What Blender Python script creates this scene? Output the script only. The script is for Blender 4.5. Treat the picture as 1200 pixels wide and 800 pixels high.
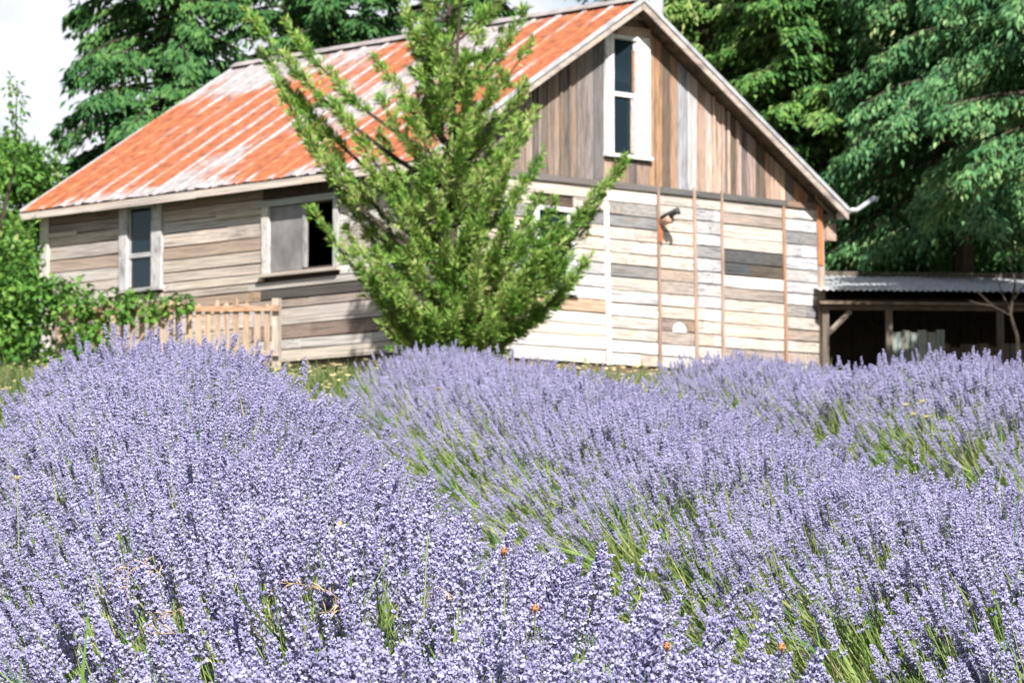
import bpy, math, random
import numpy as np
from mathutils import Vector, Matrix

random.seed(7)
RNG = np.random.default_rng(7)
for o in list(bpy.data.objects):
    bpy.data.objects.remove(o)
SC = bpy.context.scene
COL = SC.collection

# ------------------------------------------------------------------ camera, sky, sun, exposure
F_PX = 4700.0
PITCH = math.atan(350.0 / F_PX)
cam_d = bpy.data.cameras.new('camera')
cam_d.sensor_fit = 'HORIZONTAL'
cam_d.sensor_width = 36.0
cam_d.lens = F_PX / 1200.0 * 36.0
cam_d.clip_start = 0.2
cam_d.clip_end = 3000.0
cam_d.dof.use_dof = True
cam_d.dof.focus_distance = 6.2
cam_d.dof.aperture_fstop = 30.0
cam = bpy.data.objects.new('camera', cam_d)
cam.rotation_euler = (math.pi / 2 + PITCH, 0, 0)
COL.objects.link(cam)
SC.camera = cam

SUN_DIR = Vector((-0.21, 0.975, -0.87)).normalized()       # the way the light travels
sun_d = bpy.data.lights.new('sun', 'SUN')
sun_d.energy = 5.0
sun_d.angle = math.radians(0.53)
sun_d.color = (1.0, 0.968, 0.925)
sun = bpy.data.objects.new('sun', sun_d)
sun.rotation_euler = SUN_DIR.to_track_quat('-Z', 'Y').to_euler()
sun.location = (20, -40, 60)
COL.objects.link(sun)

world = bpy.data.worlds.new('World')
SC.world = world
world.use_nodes = True
wn, wl = world.node_tree.nodes, world.node_tree.links
wn.clear()
w_out = wn.new('ShaderNodeOutputWorld')
w_bg = wn.new('ShaderNodeBackground')
w_bg.inputs['Strength'].default_value = 0.052
w_sky = wn.new('ShaderNodeTexSky')
w_sky.sky_type = 'NISHITA'
w_sky.sun_disc = False
w_sky.sun_elevation = math.asin(-SUN_DIR.z)
w_sky.sun_rotation = math.atan2(-SUN_DIR.x, -SUN_DIR.y)
w_sky.air_density = 1.0
w_sky.dust_density = 1.5
w_tc = wn.new('ShaderNodeTexCoord')
w_no = wn.new('ShaderNodeTexNoise')
w_no.inputs['Scale'].default_value = 3.2
w_no.inputs['Detail'].default_value = 7.0
w_no.inputs['Roughness'].default_value = 0.6
w_mp = wn.new('ShaderNodeMapping')
w_mp.inputs['Scale'].default_value = (1, 1, 2.2)
w_mp.inputs['Location'].default_value = (10.04, 5.72, 3.83)
w_rp = wn.new('ShaderNodeValToRGB')
w_rp.color_ramp.elements[0].position = 0.49
w_rp.color_ramp.elements[0].color = (0.0, 0.0, 0.0, 1)
w_rp.color_ramp.elements[1].position = 0.63
w_rp.color_ramp.elements[1].color = (0.95, 0.95, 0.95, 1)
w_mx = wn.new('ShaderNodeMixRGB')
w_mx.inputs['Color2'].default_value = (9.0, 9.15, 9.8, 1)
wl.new(w_tc.outputs['Generated'], w_mp.inputs['Vector'])
wl.new(w_mp.outputs['Vector'], w_no.inputs['Vector'])
wl.new(w_no.outputs['Fac'], w_rp.inputs['Fac'])
wl.new(w_rp.outputs['Color'], w_mx.inputs['Fac'])
wl.new(w_sky.outputs['Color'], w_mx.inputs['Color1'])
wl.new(w_mx.outputs['Color'], w_bg.inputs['Color'])
wl.new(w_bg.outputs['Background'], w_out.inputs['Surface'])

SC.view_settings.view_transform = 'Standard'
SC.view_settings.look = 'None'
SC.view_settings.gamma = 1.0
SC.view_settings.exposure = 1.15
SC.cycles.max_bounces = 6
SC.cycles.diffuse_bounces = 2
SC.cycles.transparent_max_bounces = 6
SC.cycles.use_denoising = True


# ------------------------------------------------------------------ helpers
def at(px, py, d):
    """world point that lies at distance d along the view axis behind photo pixel px, py"""
    return Vector(((px - 600) / F_PX * d, d, (750 - py) / F_PX * d))


def tag(o, label=None, cat=None, group=None, kind=None):
    if label: o['label'] = label
    if cat: o['category'] = cat
    if group: o['group'] = group
    if kind: o['kind'] = kind
    return o


def link(name, me, parent=None, mat=None):
    o = bpy.data.objects.new(name, me)
    COL.objects.link(o)
    if parent is not None:
        o.parent = parent
    if mat is not None and me is not None and not me.materials:
        me.materials.append(mat)
    return o


def empty(name, loc=(0, 0, 0), rz=0.0, parent=None):
    o = bpy.data.objects.new(name, None)
    COL.objects.link(o)
    o.location = loc
    o.rotation_euler = (0, 0, rz)
    o.empty_display_size = 0.2
    if parent is not None:
        o.parent = parent
    return o


class MB:
    def __init__(self):
        self.v, self.f, self.m = [], [], []

    def poly(self, pts, mi=0):
        b = len(self.v)
        self.v += [tuple(p) for p in pts]
        self.f.append(list(range(b, b + len(pts))))
        self.m.append(mi)

    def box(self, x0, x1, y0, y1, z0, z1, mi=0):
        b = len(self.v)
        self.v += [(x, y, z) for z in (z0, z1) for y in (y0, y1) for x in (x0, x1)]
        for q in ((0, 2, 3, 1), (4, 5, 7, 6), (0, 1, 5, 4), (2, 6, 7, 3), (0, 4, 6, 2), (1, 3, 7, 5)):
            self.f.append([b + i for i in q])
            self.m.append(mi)

    def prism(self, low, high, mi=0):
        """closed loops of equal length joined by sides and capped"""
        n, b = len(low), len(self.v)
        self.v += [tuple(p) for p in low] + [tuple(p) for p in high]
        for i in range(n):
            j = (i + 1) % n
            self.f.append([b + i, b + j, b + n + j, b + n + i])
            self.m.append(mi)
        self.f.append([b + i for i in reversed(range(n))])
        self.f.append([b + n + i for i in range(n)])
        self.m += [mi, mi]

    def tube(self, pts, rad, n=6, mi=0):
        pts = [Vector(p) for p in pts]
        b = len(self.v)
        for i, p in enumerate(pts):
            d = (pts[min(i + 1, len(pts) - 1)] - pts[max(i - 1, 0)]).normalized()
            u = d.orthogonal().normalized()
            if abs(d.z) < 0.9:
                u = d.cross(Vector((0, 0, 1))).normalized()
            w = d.cross(u)
            r = rad[i] if hasattr(rad, '__len__') else rad
            for k in range(n):
                a = 2 * math.pi * k / n
                self.v.append(tuple(p + u * (r * math.cos(a)) + w * (r * math.sin(a))))
        for i in range(len(pts) - 1):
            for k in range(n):
                k2 = (k + 1) % n
                self.f.append([b + i * n + k, b + i * n + k2, b + (i + 1) * n + k2, b + (i + 1) * n + k])
                self.m.append(mi)
        self.f.append([b + k for k in reversed(range(n))])
        e = b + (len(pts) - 1) * n
        self.f.append([e + k for k in range(n)])
        self.m += [mi, mi]

    def mesh(self, name, mats=(), smooth=False):
        me = bpy.data.meshes.new(name)
        me.from_pydata(self.v, [], self.f)
        for m in mats:
            me.materials.append(m)
        if len(mats) > 1:
            me.polygons.foreach_set('material_index', self.m)
        if smooth:
            me.polygons.foreach_set('use_smooth', [True] * len(self.f))
        me.update()
        return me

    def build(self, name, mat, parent=None, smooth=False):
        return link(name, self.mesh(name, [mat] if not isinstance(mat, (list, tuple)) else mat, smooth), parent)


def big_mesh(name, verts, quads, mat):
    """numpy quads to a mesh"""
    me = bpy.data.meshes.new(name)
    nq = len(quads)
    me.vertices.add(len(verts))
    me.vertices.foreach_set('co', np.asarray(verts, dtype=np.float32).ravel())
    me.loops.add(nq * 4)
    me.loops.foreach_set('vertex_index', np.asarray(quads, dtype=np.int32).ravel())
    me.polygons.add(nq)
    me.polygons.foreach_set('loop_start', np.arange(nq, dtype=np.int32) * 4)
    me.materials.append(mat)
    me.update(calc_edges=True)
    me.validate()
    return me


def norm(a):
    return a / np.maximum(np.linalg.norm(a, axis=1, keepdims=True), 1e-9)


def leaf_mesh(name, P, A, N, ln, wd, mat, bend=0.0):
    """one folded diamond leaf for each point: axis A, facing N"""
    n = len(P)
    A = norm(A)
    S = norm(np.cross(A, N))
    U = np.cross(S, A)
    ln = np.broadcast_to(ln, (n,))[:, None]
    wd = np.broadcast_to(wd, (n,))[:, None]
    mid = P + A * ln * 0.45
    V = np.empty((n, 4, 3))
    V[:, 0] = P
    V[:, 1] = mid + S * wd * 0.5 + U * wd * 0.15
    V[:, 2] = P + A * ln - U * ln * bend
    V[:, 3] = mid - S * wd * 0.5 + U * wd * 0.15
    Q = np.arange(n * 4).reshape(n, 4)
    return big_mesh(name, V.reshape(-1, 3), Q, mat)


# ------------------------------------------------------------------ materials
def new_mat(name):
    m = bpy.data.materials.new(name)
    m.use_nodes = True
    nt = m.node_tree
    bsdf = nt.nodes['Principled BSDF']
    return m, nt, nt.nodes, nt.links, bsdf


def ramp(ns, stops):
    r = ns.new('ShaderNodeValToRGB')
    el = r.color_ramp.elements
    while len(el) < len(stops):
        el.new(0.5)
    for e, (p, c) in zip(el, stops):
        e.position = p
        e.color = (c[0], c[1], c[2], 1) if hasattr(c, '__len__') else (c, c, c, 1)
    return r


def wood(name, scale, tinted=True, col=(0.3, 0.25, 0.2), strength=1.0):
    """weathered boards: the object's own colour broken up by grain, knots and flaking"""
    m, nt, ns, ls, b = new_mat(name)
    tc = ns.new('ShaderNodeTexCoord')
    oi = ns.new('ShaderNodeObjectInfo')
    mp = ns.new('ShaderNodeMapping')
    mp.inputs['Scale'].default_value = scale
    off = ns.new('ShaderNodeVectorMath'); off.operation = 'SCALE'
    off.inputs[0].default_value = (71.3, 37.7, 53.1)
    ls.new(oi.outputs['Random'], off.inputs['Scale'])
    ls.new(off.outputs[0], mp.inputs['Location'])
    ls.new(tc.outputs['Object'], mp.inputs['Vector'])
    n1 = ns.new('ShaderNodeTexNoise')
    n1.inputs['Scale'].default_value = 3.0
    n1.inputs['Detail'].default_value = 6
    n1.inputs['Roughness'].default_value = 0.65
    ls.new(mp.outputs['Vector'], n1.inputs['Vector'])
    r1 = ramp(ns, [(0.30, 0.30), (0.43, 0.72), (0.55, 1.02), (0.75, 1.25)])
    ls.new(n1.outputs['Fac'], r1.inputs['Fac'])
    n2 = ns.new('ShaderNodeTexNoise')
    n2.inputs['Scale'].default_value = 0.9
    n2.inputs['Detail'].default_value = 3
    ls.new(mp.outputs['Vector'], n2.inputs['Vector'])
    r2 = ramp(ns, [(0.32, (0.52, 0.50, 0.50)), (0.44, (0.90, 0.88, 0.86)), (0.56, (1, 1, 1)), (0.70, (1.05, 0.90, 0.76))])
    ls.new(n2.outputs['Fac'], r2.inputs['Fac'])
    mu = ns.new('ShaderNodeMixRGB'); mu.blend_type = 'MULTIPLY'; mu.inputs['Fac'].default_value = strength
    if tinted:
        ls.new(oi.outputs['Color'], mu.inputs['Color1'])
    else:
        mu.inputs['Color1'].default_value = (*col, 1)
    ls.new(r1.outputs['Color'], mu.inputs['Color2'])
    mu2 = ns.new('ShaderNodeMixRGB'); mu2.blend_type = 'MULTIPLY'; mu2.inputs['Fac'].default_value = 1
    ls.new(mu.outputs['Color'], mu2.inputs['Color1'])
    ls.new(r2.outputs['Color'], mu2.inputs['Color2'])
    ls.new(mu2.outputs['Color'], b.inputs['Base Color'])
    b.inputs['Roughness'].default_value = 0.85
    b.inputs['Specular IOR Level'].default_value = 0.25
    bp = ns.new('ShaderNodeBump')
    bp.inputs['Strength'].default_value = 0.5
    bp.inputs['Distance'].default_value = 0.01
    ls.new(n1.outputs['Fac'], bp.inputs['Height'])
    ls.new(bp.outputs['Normal'], b.inputs['Normal'])
    return m


def plain(name, col, rough=0.7, var=0.25, scale=8.0, metallic=0.0, spec=0.3):
    m, nt, ns, ls, b = new_mat(name)
    tc = ns.new('ShaderNodeTexCoord')
    n1 = ns.new('ShaderNodeTexNoise')
    n1.inputs['Scale'].default_value = scale
    n1.inputs['Detail'].default_value = 5
    ls.new(tc.outputs['Object'], n1.inputs['Vector'])
    r = ramp(ns, [(0.3, tuple(c * (1 - var) for c in col)), (0.7, tuple(min(1, c * (1 + var)) for c in col))])
    ls.new(n1.outputs['Fac'], r.inputs['Fac'])
    ls.new(r.outputs['Color'], b.inputs['Base Color'])
    b.inputs['Roughness'].default_value = rough
    b.inputs['Metallic'].default_value = metallic
    b.inputs['Specular IOR Level'].default_value = spec
    return m


def foliage(name, stops, trans=0.3, patch=0.9, rough=0.55, spec=0.25):
    """leaf colour differs from leaf to leaf and from bough to bough"""
    m, nt, ns, ls, b = new_mat(name)
    ge = ns.new('ShaderNodeNewGeometry')
    n1 = ns.new('ShaderNodeTexNoise')
    n1.inputs['Scale'].default_value = patch
    n1.inputs['Detail'].default_value = 2
    ls.new(ge.outputs['Position'], n1.inputs['Vector'])
    ad = ns.new('ShaderNodeMath'); ad.operation = 'MULTIPLY_ADD'
    ls.new(ge.outputs['Random Per Island'], ad.inputs[0])
    ad.inputs[1].default_value = 0.6
    sb = ns.new('ShaderNodeMath'); sb.operation = 'MULTIPLY_ADD'
    ls.new(n1.outputs['Fac'], sb.inputs[0])
    sb.inputs[1].default_value = 1.1
    sb.inputs[2].default_value = -0.35
    ls.new(sb.outputs[0], ad.inputs[2])
    r = ramp(ns, stops)
    ls.new(ad.outputs[0], r.inputs['Fac'])
    ls.new(r.outputs['Color'], b.inputs['Base Color'])
    b.inputs['Roughness'].default_value = rough
    b.inputs['Specular IOR Level'].default_value = spec
    tr = ns.new('ShaderNodeBsdfTranslucent')
    ls.new(r.outputs['Color'], tr.inputs['Color'])
    mx = ns.new('ShaderNodeMixShader')
    mx.inputs['Fac'].default_value = trans
    ls.new(b.outputs[0], mx.inputs[1])
    ls.new(tr.outputs[0], mx.inputs[2])
    ls.new(mx.outputs[0], ns['Material Output'].inputs['Surface'])
    return m


def petal(name, col_a, col_b, trans=0.25):
    m, nt, ns, ls, b = new_mat(name)
    ge = ns.new('ShaderNodeNewGeometry')
    oi = ns.new('ShaderNodeObjectInfo')
    ad = ns.new('ShaderNodeMath'); ad.operation = 'MULTIPLY_ADD'
    ls.new(ge.outputs['Random Per Island'], ad.inputs[0])
    ad.inputs[1].default_value = 0.35
    sb = ns.new('ShaderNodeMath'); sb.operation = 'MULTIPLY'
    ls.new(oi.outputs['Random'], sb.inputs[0])
    sb.inputs[1].default_value = 0.65
    ls.new(sb.outputs[0], ad.inputs[2])
    r = ramp(ns, [(0.05, col_a), (0.95, col_b)])
    ls.new(ad.outputs[0], r.inputs['Fac'])
    ls.new(r.outputs['Color'], b.inputs['Base Color'])
    b.inputs['Roughness'].default_value = 0.6
    b.inputs['Specular IOR Level'].default_value = 0.03
    tr = ns.new('ShaderNodeBsdfTranslucent')
    ls.new(r.outputs['Color'], tr.inputs['Color'])
    mx = ns.new('ShaderNodeMixShader')
    mx.inputs['Fac'].default_value = trans
    ls.new(b.outputs[0], mx.inputs[1])
    ls.new(tr.outputs[0], mx.inputs[2])
    ls.new(mx.outputs[0], ns['Material Output'].inputs['Surface'])
    return m


def rusty_sheet(name):
    """galvanised sheet gone to orange rust in the flats; ribs, the eave end and patches stay silver.
    local x across the sheet, y up the slope, z rib height, all in metres"""
    m, nt, ns, ls, b = new_mat(name)
    tc = ns.new('ShaderNodeTexCoord')
    oi = ns.new('ShaderNodeObjectInfo')
    ge = ns.new('ShaderNodeNewGeometry')
    sep = ns.new('ShaderNodeSeparateXYZ')
    ls.new(tc.outputs['Object'], sep.inputs[0])
    mp = ns.new('ShaderNodeMapping')
    mp.inputs['Scale'].default_value = (9, 0.9, 9)
    off = ns.new('ShaderNodeVectorMath'); off.operation = 'SCALE'
    off.inputs[0].default_value = (31, 17, 0)
    ls.new(oi.outputs['Random'], off.inputs['Scale'])
    ls.new(off.outputs[0], mp.inputs['Location'])
    ls.new(tc.outputs['Object'], mp.inputs['Vector'])
    st = ns.new('ShaderNodeTexNoise')
    st.inputs['Scale'].default_value = 1.0
    st.inputs['Detail'].default_value = 5
    st.inputs['Roughness'].default_value = 0.6
    ls.new(mp.outputs['Vector'], st.inputs['Vector'])
    pa = ns.new('ShaderNodeTexNoise')
    pa.inputs['Scale'].default_value = 0.42
    pa.inputs['Detail'].default_value = 4
    ls.new(ge.outputs['Position'], pa.inputs['Vector'])

    def math_(op, a, bb=None, c=None):
        n = ns.new('ShaderNodeMath'); n.operation = op
        for i, q in enumerate((a, bb, c)):
            if q is None: continue
            if isinstance(q, (int, float)): n.inputs[i].default_value = q
            else: ls.new(q, n.inputs[i])
        return n.outputs[0]
    # silver amount
    rib = math_('MULTIPLY', sep.outputs['Z'], 26.0)
    rib = math_('MINIMUM', rib, 0.50)
    rv = ns.new('ShaderNodeTexNoise'); rv.inputs['Scale'].default_value = 1.7; rv.inputs['Detail'].default_value = 3
    ls.new(mp.outputs['Vector'], rv.inputs['Vector'])
    rvr = ramp(ns, [(0.34, 0.45), (0.52, 1.15)])
    ls.new(rv.outputs['Fac'], rvr.inputs['Fac'])
    rib = math_('MULTIPLY', rib, rvr.outputs['Color'])
    low = math_('SUBTRACT', 0.42, sep.outputs['Y'])
    low = math_('MULTIPLY', low, 1.5)
    low = math_('MAXIMUM', low, 0.0)
    top = math_('SUBTRACT', sep.outputs['Y'], 3.9)
    top = math_('MULTIPLY', top, 0.22)
    top = math_('MAXIMUM', top, 0.0)
    s = math_('MULTIPLY_ADD', st.outputs['Fac'], 0.85, -0.46)
    s = math_('ADD', s, math_('MULTIPLY_ADD', pa.outputs['Fac'], 2.9, -1.46))
    s = math_('ADD', s, rib)
    s = math_('ADD', s, low)
    s = math_('ADD', s, top)
    s = math_('ADD', s, math_('MULTIPLY_ADD', oi.outputs['Random'], 0.22, -0.11))
    k = ramp(ns, [(0.14, 0.0), (0.40, 1.0)])
    ls.new(s, k.inputs['Fac'])
    fine = ns.new('ShaderNodeTexNoise')
    fine.inputs['Scale'].default_value = 7
    fine.inputs['Detail'].default_value = 5
    ls.new(ge.outputs['Position'], fine.inputs['Vector'])
    ru = ramp(ns, [(0.3, (0.15, 0.05, 0.024)), (0.47, (0.29, 0.085, 0.032)), (0.62, (0.36, 0.115, 0.045)), (0.78, (0.40, 0.19, 0.11))])
    ls.new(fine.outputs['Fac'], ru.inputs['Fac'])
    si = ramp(ns, [(0.3, (0.20, 0.175, 0.17)), (0.7, (0.38, 0.35, 0.35))])
    ls.new(fine.outputs['Fac'], si.inputs['Fac'])
    mx = ns.new('ShaderNodeMixRGB')
    ls.new(k.outputs['Color'], mx.inputs['Fac'])
    ls.new(ru.outputs['Color'], mx.inputs['Color1'])
    ls.new(si.outputs['Color'], mx.inputs['Color2'])
    ls.new(mx.outputs['Color'], b.inputs['Base Color'])
    b.inputs['Roughness'].default_value = 0.6
    b.inputs['Specular IOR Level'].default_value = 0.4
    bp = ns.new('ShaderNodeBump')
    bp.inputs['Strength'].default_value = 0.25
    bp.inputs['Distance'].default_value = 0.01
    ls.new(fine.outputs['Fac'], bp.inputs['Height'])
    ls.new(bp.outputs['Normal'], b.inputs['Normal'])
    return m


M = {}
M['board'] = wood('weathered_board', (1.6, 1.0, 7.0))
M['vboard'] = wood('weathered_upright_board', (22, 22, 1.1))
M['trim'] = wood('flaking_paint', (1.5, 1.5, 5.0), strength=0.55)
M['backing'] = plain('dark_sheathing', (0.075, 0.05, 0.04), 0.9)
M['deck'] = wood('roof_deck_wood', (2, 2, 2), False, (0.16, 0.12, 0.09))
M['sheet'] = rusty_sheet('rusty_roof_sheet')
M['galv'] = plain('galvanised_metal', (0.50, 0.51, 0.53), 0.45, 0.25, 6, 0.35)
M['glass'] = None
M['oldzinc'] = plain('dull_zinc', (0.27, 0.24, 0.23), 0.6, 0.35, 3)
m, nt, ns, ls, b = new_mat('window_glass')
b.inputs['Base Color'].default_value = (0.012, 0.022, 0.03, 1)
b.inputs['Roughness'].default_value = 0.06
b.inputs['Specular IOR Level'].default_value = 0.6
n = ns.new('ShaderNodeTexNoise'); n.inputs['Scale'].default_value = 3
bp = ns.new('ShaderNodeBump'); bp.inputs['Strength'].default_value = 0.05
ls.new(n.outputs['Fac'], bp.inputs['Height']); ls.new(bp.outputs['Normal'], b.inputs['Normal'])
M['glass'] = m
M['screen'] = plain('dusty_window_panel', (0.20, 0.19, 0.19), 0.6, 0.3, 3)
M['bark'] = wood('bark', (6, 6, 1.2), False, (0.055, 0.042, 0.033))
M['pale_bark'] = wood('pale_bark', (6, 6, 1.2), False, (0.26, 0.22, 0.18))
M['rust'] = plain('rusty_iron', (0.33, 0.13, 0.06), 0.8, 0.4, 20)
M['brass'] = plain('dull_lamp_paint', (0.45, 0.27, 0.20), 0.6, 0.2, 20)
M['blackiron'] = plain('dark_iron', (0.04, 0.045, 0.045), 0.6, 0.3, 20)

M['juniper'] = foliage('juniper_needles', [(0.0, (0.05, 0.15, 0.022)), (0.34, (0.12, 0.27, 0.04)), (0.64, (0.26, 0.38, 0.08)), (0.98, (0.46, 0.43, 0.22))], 0.22, 1.6)
M['cedar'] = foliage('cedar_sprays', [(0.0, (0.025, 0.090, 0.030)), (0.4, (0.07, 0.185, 0.045)), (0.75, (0.15, 0.27, 0.06)), (1.0, (0.30, 0.34, 0.12))], 0.25, 0.7)
M['dark_cedar'] = foliage('dark_conifer_sprays', [(0.0, (0.018, 0.075, 0.028)), (0.5, (0.050, 0.145, 0.04)), (0.9, (0.12, 0.23, 0.06))], 0.25, 0.7)
M['blue_fir'] = foliage('blue_green_sprays', [(0.0, (0.018, 0.085, 0.040)), (0.42, (0.070, 0.185, 0.070)), (0.74, (0.15, 0.29, 0.105)), (1.0, (0.38, 0.39, 0.18))], 0.22, 0.8)
M['leaf'] = foliage('broad_leaves', [(0.0, (0.035, 0.11, 0.025)), (0.5, (0.09, 0.22, 0.035)), (0.85, (0.18, 0.31, 0.06)), (1.0, (0.34, 0.36, 0.14))], 0.32, 1.2)
M['weed'] = foliage('meadow_blades', [(0.0, (0.03, 0.075, 0.018)), (0.45, (0.085, 0.13, 0.035)), (0.8, (0.20, 0.19, 0.08)), (1.0, (0.32, 0.28, 0.15))], 0.3, 0.9)

M['petal'] = petal('lavender_petal', (0.36, 0.34, 0.55), (0.46, 0.44, 0.64))
M['calyx'] = petal('lavender_calyx', (0.24, 0.225, 0.385), (0.43, 0.41, 0.58))
M['stem'] = petal('lavender_stem', (0.12, 0.20, 0.05), (0.30, 0.34, 0.14), 0.2)
M['lleaf'] = foliage('lavender_leaf', [(0.0, (0.035, 0.10, 0.028)), (0.32, (0.10, 0.20, 0.04)), (0.62, (0.23, 0.30, 0.085)), (0.9, (0.46, 0.41, 0.22))], 0.25, 6.0)


# ------------------------------------------------------------------ ground
def row_x(i, d):
    return -0.36 + 1.6 * i - 0.106 * (d - 6.0)


def sstep(a, b, x):
    t = np.clip((x - a) / (b - a), 0, 1)
    return t * t * (3 - 2 * t)


def gz(x, y):
    x = np.asarray(x, dtype=float)
    y = np.asarray(y, dtype=float)
    z = np.where(y < 20, 0.1 * (y - 8) - 0.45, 0.75 + (np.minimum(y, 64) - 20) * 0.0805)
    z = z + np.where(y > 64, 2.0 * (1 - np.exp(-(y - 64) / 60.0)), 0)
    z = np.where(y < 2, -1.05 - 0.9 * (1 - np.exp((y - 2) / 10.0)), z)
    tilt = np.clip((row_x(1, y) - x) / 1.6, 0, 1.6) * np.clip(0.035 * (y - 7), -0.07, 0.21) * (1 - sstep(16, 30, y)) * sstep(0, 4, y)
    lumps = 0.03 * np.sin(x * 1.7 + y * 0.6) * np.sin(y * 1.1) + 0.02 * np.sin(x * 3.1 - y * 2.3)
    return z + tilt + lumps * (1 - sstep(55, 60, y) * 0.6)


def axis(lo, hi, dense_lo, dense_hi, step, grow):
    a = list(np.arange(dense_lo, dense_hi, step))
    s = step
    v = a[-1]
    while v < hi:
        s *= grow; v += s; a.append(v)
    s = step; v = a[0]
    while v > lo:
        s *= grow; v -= s; a.insert(0, v)
    return np.array(a)


gx_ = axis(-700, 700, -9, 14, 0.5, 1.35)
gy_ = axis(-300, 1500, 2, 90, 0.5, 1.35)
GX, GY = np.meshgrid(gx_, gy_)
GZ = gz(GX, GY)
nx_, ny_ = len(gx_), len(gy_)
idx = np.arange(nx_ * ny_).reshape(ny_, nx_)
quads = np.stack([idx[:-1, :-1], idx[:-1, 1:], idx[1:, 1:], idx[1:, :-1]], -1).reshape(-1, 4)
m, nt, ns, ls, b = new_mat('dry_meadow_soil')
ge = ns.new('ShaderNodeNewGeometry')
n1 = ns.new('ShaderNodeTexNoise'); n1.inputs['Scale'].default_value = 1.3; n1.inputs['Detail'].default_value = 8
ls.new(ge.outputs['Position'], n1.inputs['Vector'])
r = ramp(ns, [(0.3, (0.05, 0.04, 0.027)), (0.48, (0.10, 0.085, 0.05)), (0.6, (0.06, 0.085, 0.03)), (0.75, (0.15, 0.13, 0.075))])
ls.new(n1.outputs['Fac'], r.inputs['Fac']); ls.new(r.outputs['Color'], b.inputs['Base Color'])
b.inputs['Roughness'].default_value = 0.95
bp = ns.new('ShaderNodeBump'); bp.inputs['Strength'].default_value = 0.6; bp.inputs['Distance'].default_value = 0.05
ls.new(n1.outputs['Fac'], bp.inputs['Height']); ls.new(bp.outputs['Normal'], b.inputs['Normal'])
ground = link('ground', big_mesh('ground', np.stack([GX, GY, GZ], -1).reshape(-1, 3), quads, m))
ground.data.polygons.foreach_set('use_smooth', [True] * len(quads))
tag(ground, 'sloping ground of dry soil and grass under the lavender', kind='structure')

# ------------------------------------------------------------------ farmhouse
# local frame: x along the gable front (away to the right), y along the side wall, z up from the lowest board
HX, HY, HZ = -1.431, 61.0, 4.38
HW, HL = 9.05, 9.63
PITCH_K = 0.627
RIDGE_X, RIDGE_Z = 4.45, 5.90
house = empty('farmhouse', (HX, HY, HZ), math.radians(43))
tag(house, 'weathered board farmhouse with a rusty orange metal roof above the lavender', 'house')


def roof_z(x):
    return RIDGE_Z - PITCH_K * abs(x - RIDGE_X)


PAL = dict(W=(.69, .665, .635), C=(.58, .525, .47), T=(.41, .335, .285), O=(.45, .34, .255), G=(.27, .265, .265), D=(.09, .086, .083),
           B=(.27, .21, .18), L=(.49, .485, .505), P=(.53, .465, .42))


def shade(c, amt=0.09):
    k = 1 + random.uniform(-amt, amt)
    h = random.uniform(-0.02, 0.02)
    return (max(0, c[0] * k + h), c[1] * k, max(0, c[2] * k - h), 1)


cube = MB()
cube.box(-.5, .5, -.5, .5, -.5, .5)
cube_board = cube.mesh('board', [M['board']])
cube_trim = cube.mesh('trim', [M['trim']])


def slab(name, parent, x0, x1, y0, y1, z0, z1, col, me=None, jig=0.0):
    o = link(name, me or cube_board, parent)
    o.location = ((x0 + x1) / 2, (y0 + y1) / 2, (z0 + z1) / 2)
    o.scale = (x1 - x0, y1 - y0, z1 - z0)
    if jig:
        o.rotation_euler = (0, random.uniform(-jig, jig), 0)
    o.color = (*col[:3], 1)
    return o


# boards of a side wall run along local y, so they are unit boxes turned by a quarter
def slab_y(name, parent, x0, x1, y0, y1, z0, z1, col, me=None, jig=0.0):
    o = link(name, me or cube_board, parent)
    o.location = ((x0 + x1) / 2, (y0 + y1) / 2, (z0 + z1) / 2)
    o.scale = (y1 - y0, x1 - x0, z1 - z0)
    o.rotation_euler = (0, random.uniform(-jig, jig) if jig else 0, math.pi / 2)
    o.color = (*col[:3], 1)
    return o


# --- gable front: sheathing with real window openings behind the boards
def wall_with_holes(umin, umax, z0, ztop, holes):
    """rectangles that fill a wall around rectangular holes (u0,u1,z0,z1)"""
    us = sorted({umin, umax, *[h[0] for h in holes], *[h[1] for h in holes]})
    out = []
    for a, b_ in zip(us[:-1], us[1:]):
        cuts = sorted([(h[2], h[3]) for h in holes if h[0] <= a + 1e-6 and h[1] >= b_ - 1e-6])
        z = z0
        for c0, c1 in cuts:
            if c0 > z: out.append((a, b_, z, c0))
            z = c1
        if z < ztop: out.append((a, b_, z, ztop))
    return out


GWIN = (4.15, 4.68, 3.40, 5.30)
LWIN = (2.50, 3.20, 1.15, 2.42)
AWIN = (6.57, 7.23, 1.45, 2.76)
BWIN = (1.95, 3.54, 1.48, 2.48)
mb = MB()
for (a, b_, z0, z1) in wall_with_holes(0.03, HW - 0.03, 0.02, 2.86, [LWIN]):
    mb.box(a, b_, 0.03, 0.09, z0, z1)
# triangle above the band, left and right of the window and above it
xl, xr = 0.03, HW - 0.03
for a, b_, lo in ((xl, GWIN[0], 2.86), (GWIN[1], xr, 2.86)):
    xs = sorted({a, b_, *([RIDGE_X] if a < RIDGE_X < b_ else [])})
    for p, q in zip(xs[:-1], xs[1:]):
        lowp = [(p, .03, lo), (q, .03, lo), (q, .03, roof_z(q) - .12), (p, .03, roof_z(p) - .12)]
        mb.prism(lowp, [(x, .09, z) for x, y, z in lowp])
mb.box(GWIN[0], GWIN[1], .03, .09, 2.86, GWIN[2])
mb.box(GWIN[0], GWIN[1], .03, .09, GWIN[3], 5.58)
gable = mb.build('gable_wall', M['backing'], house)

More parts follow.
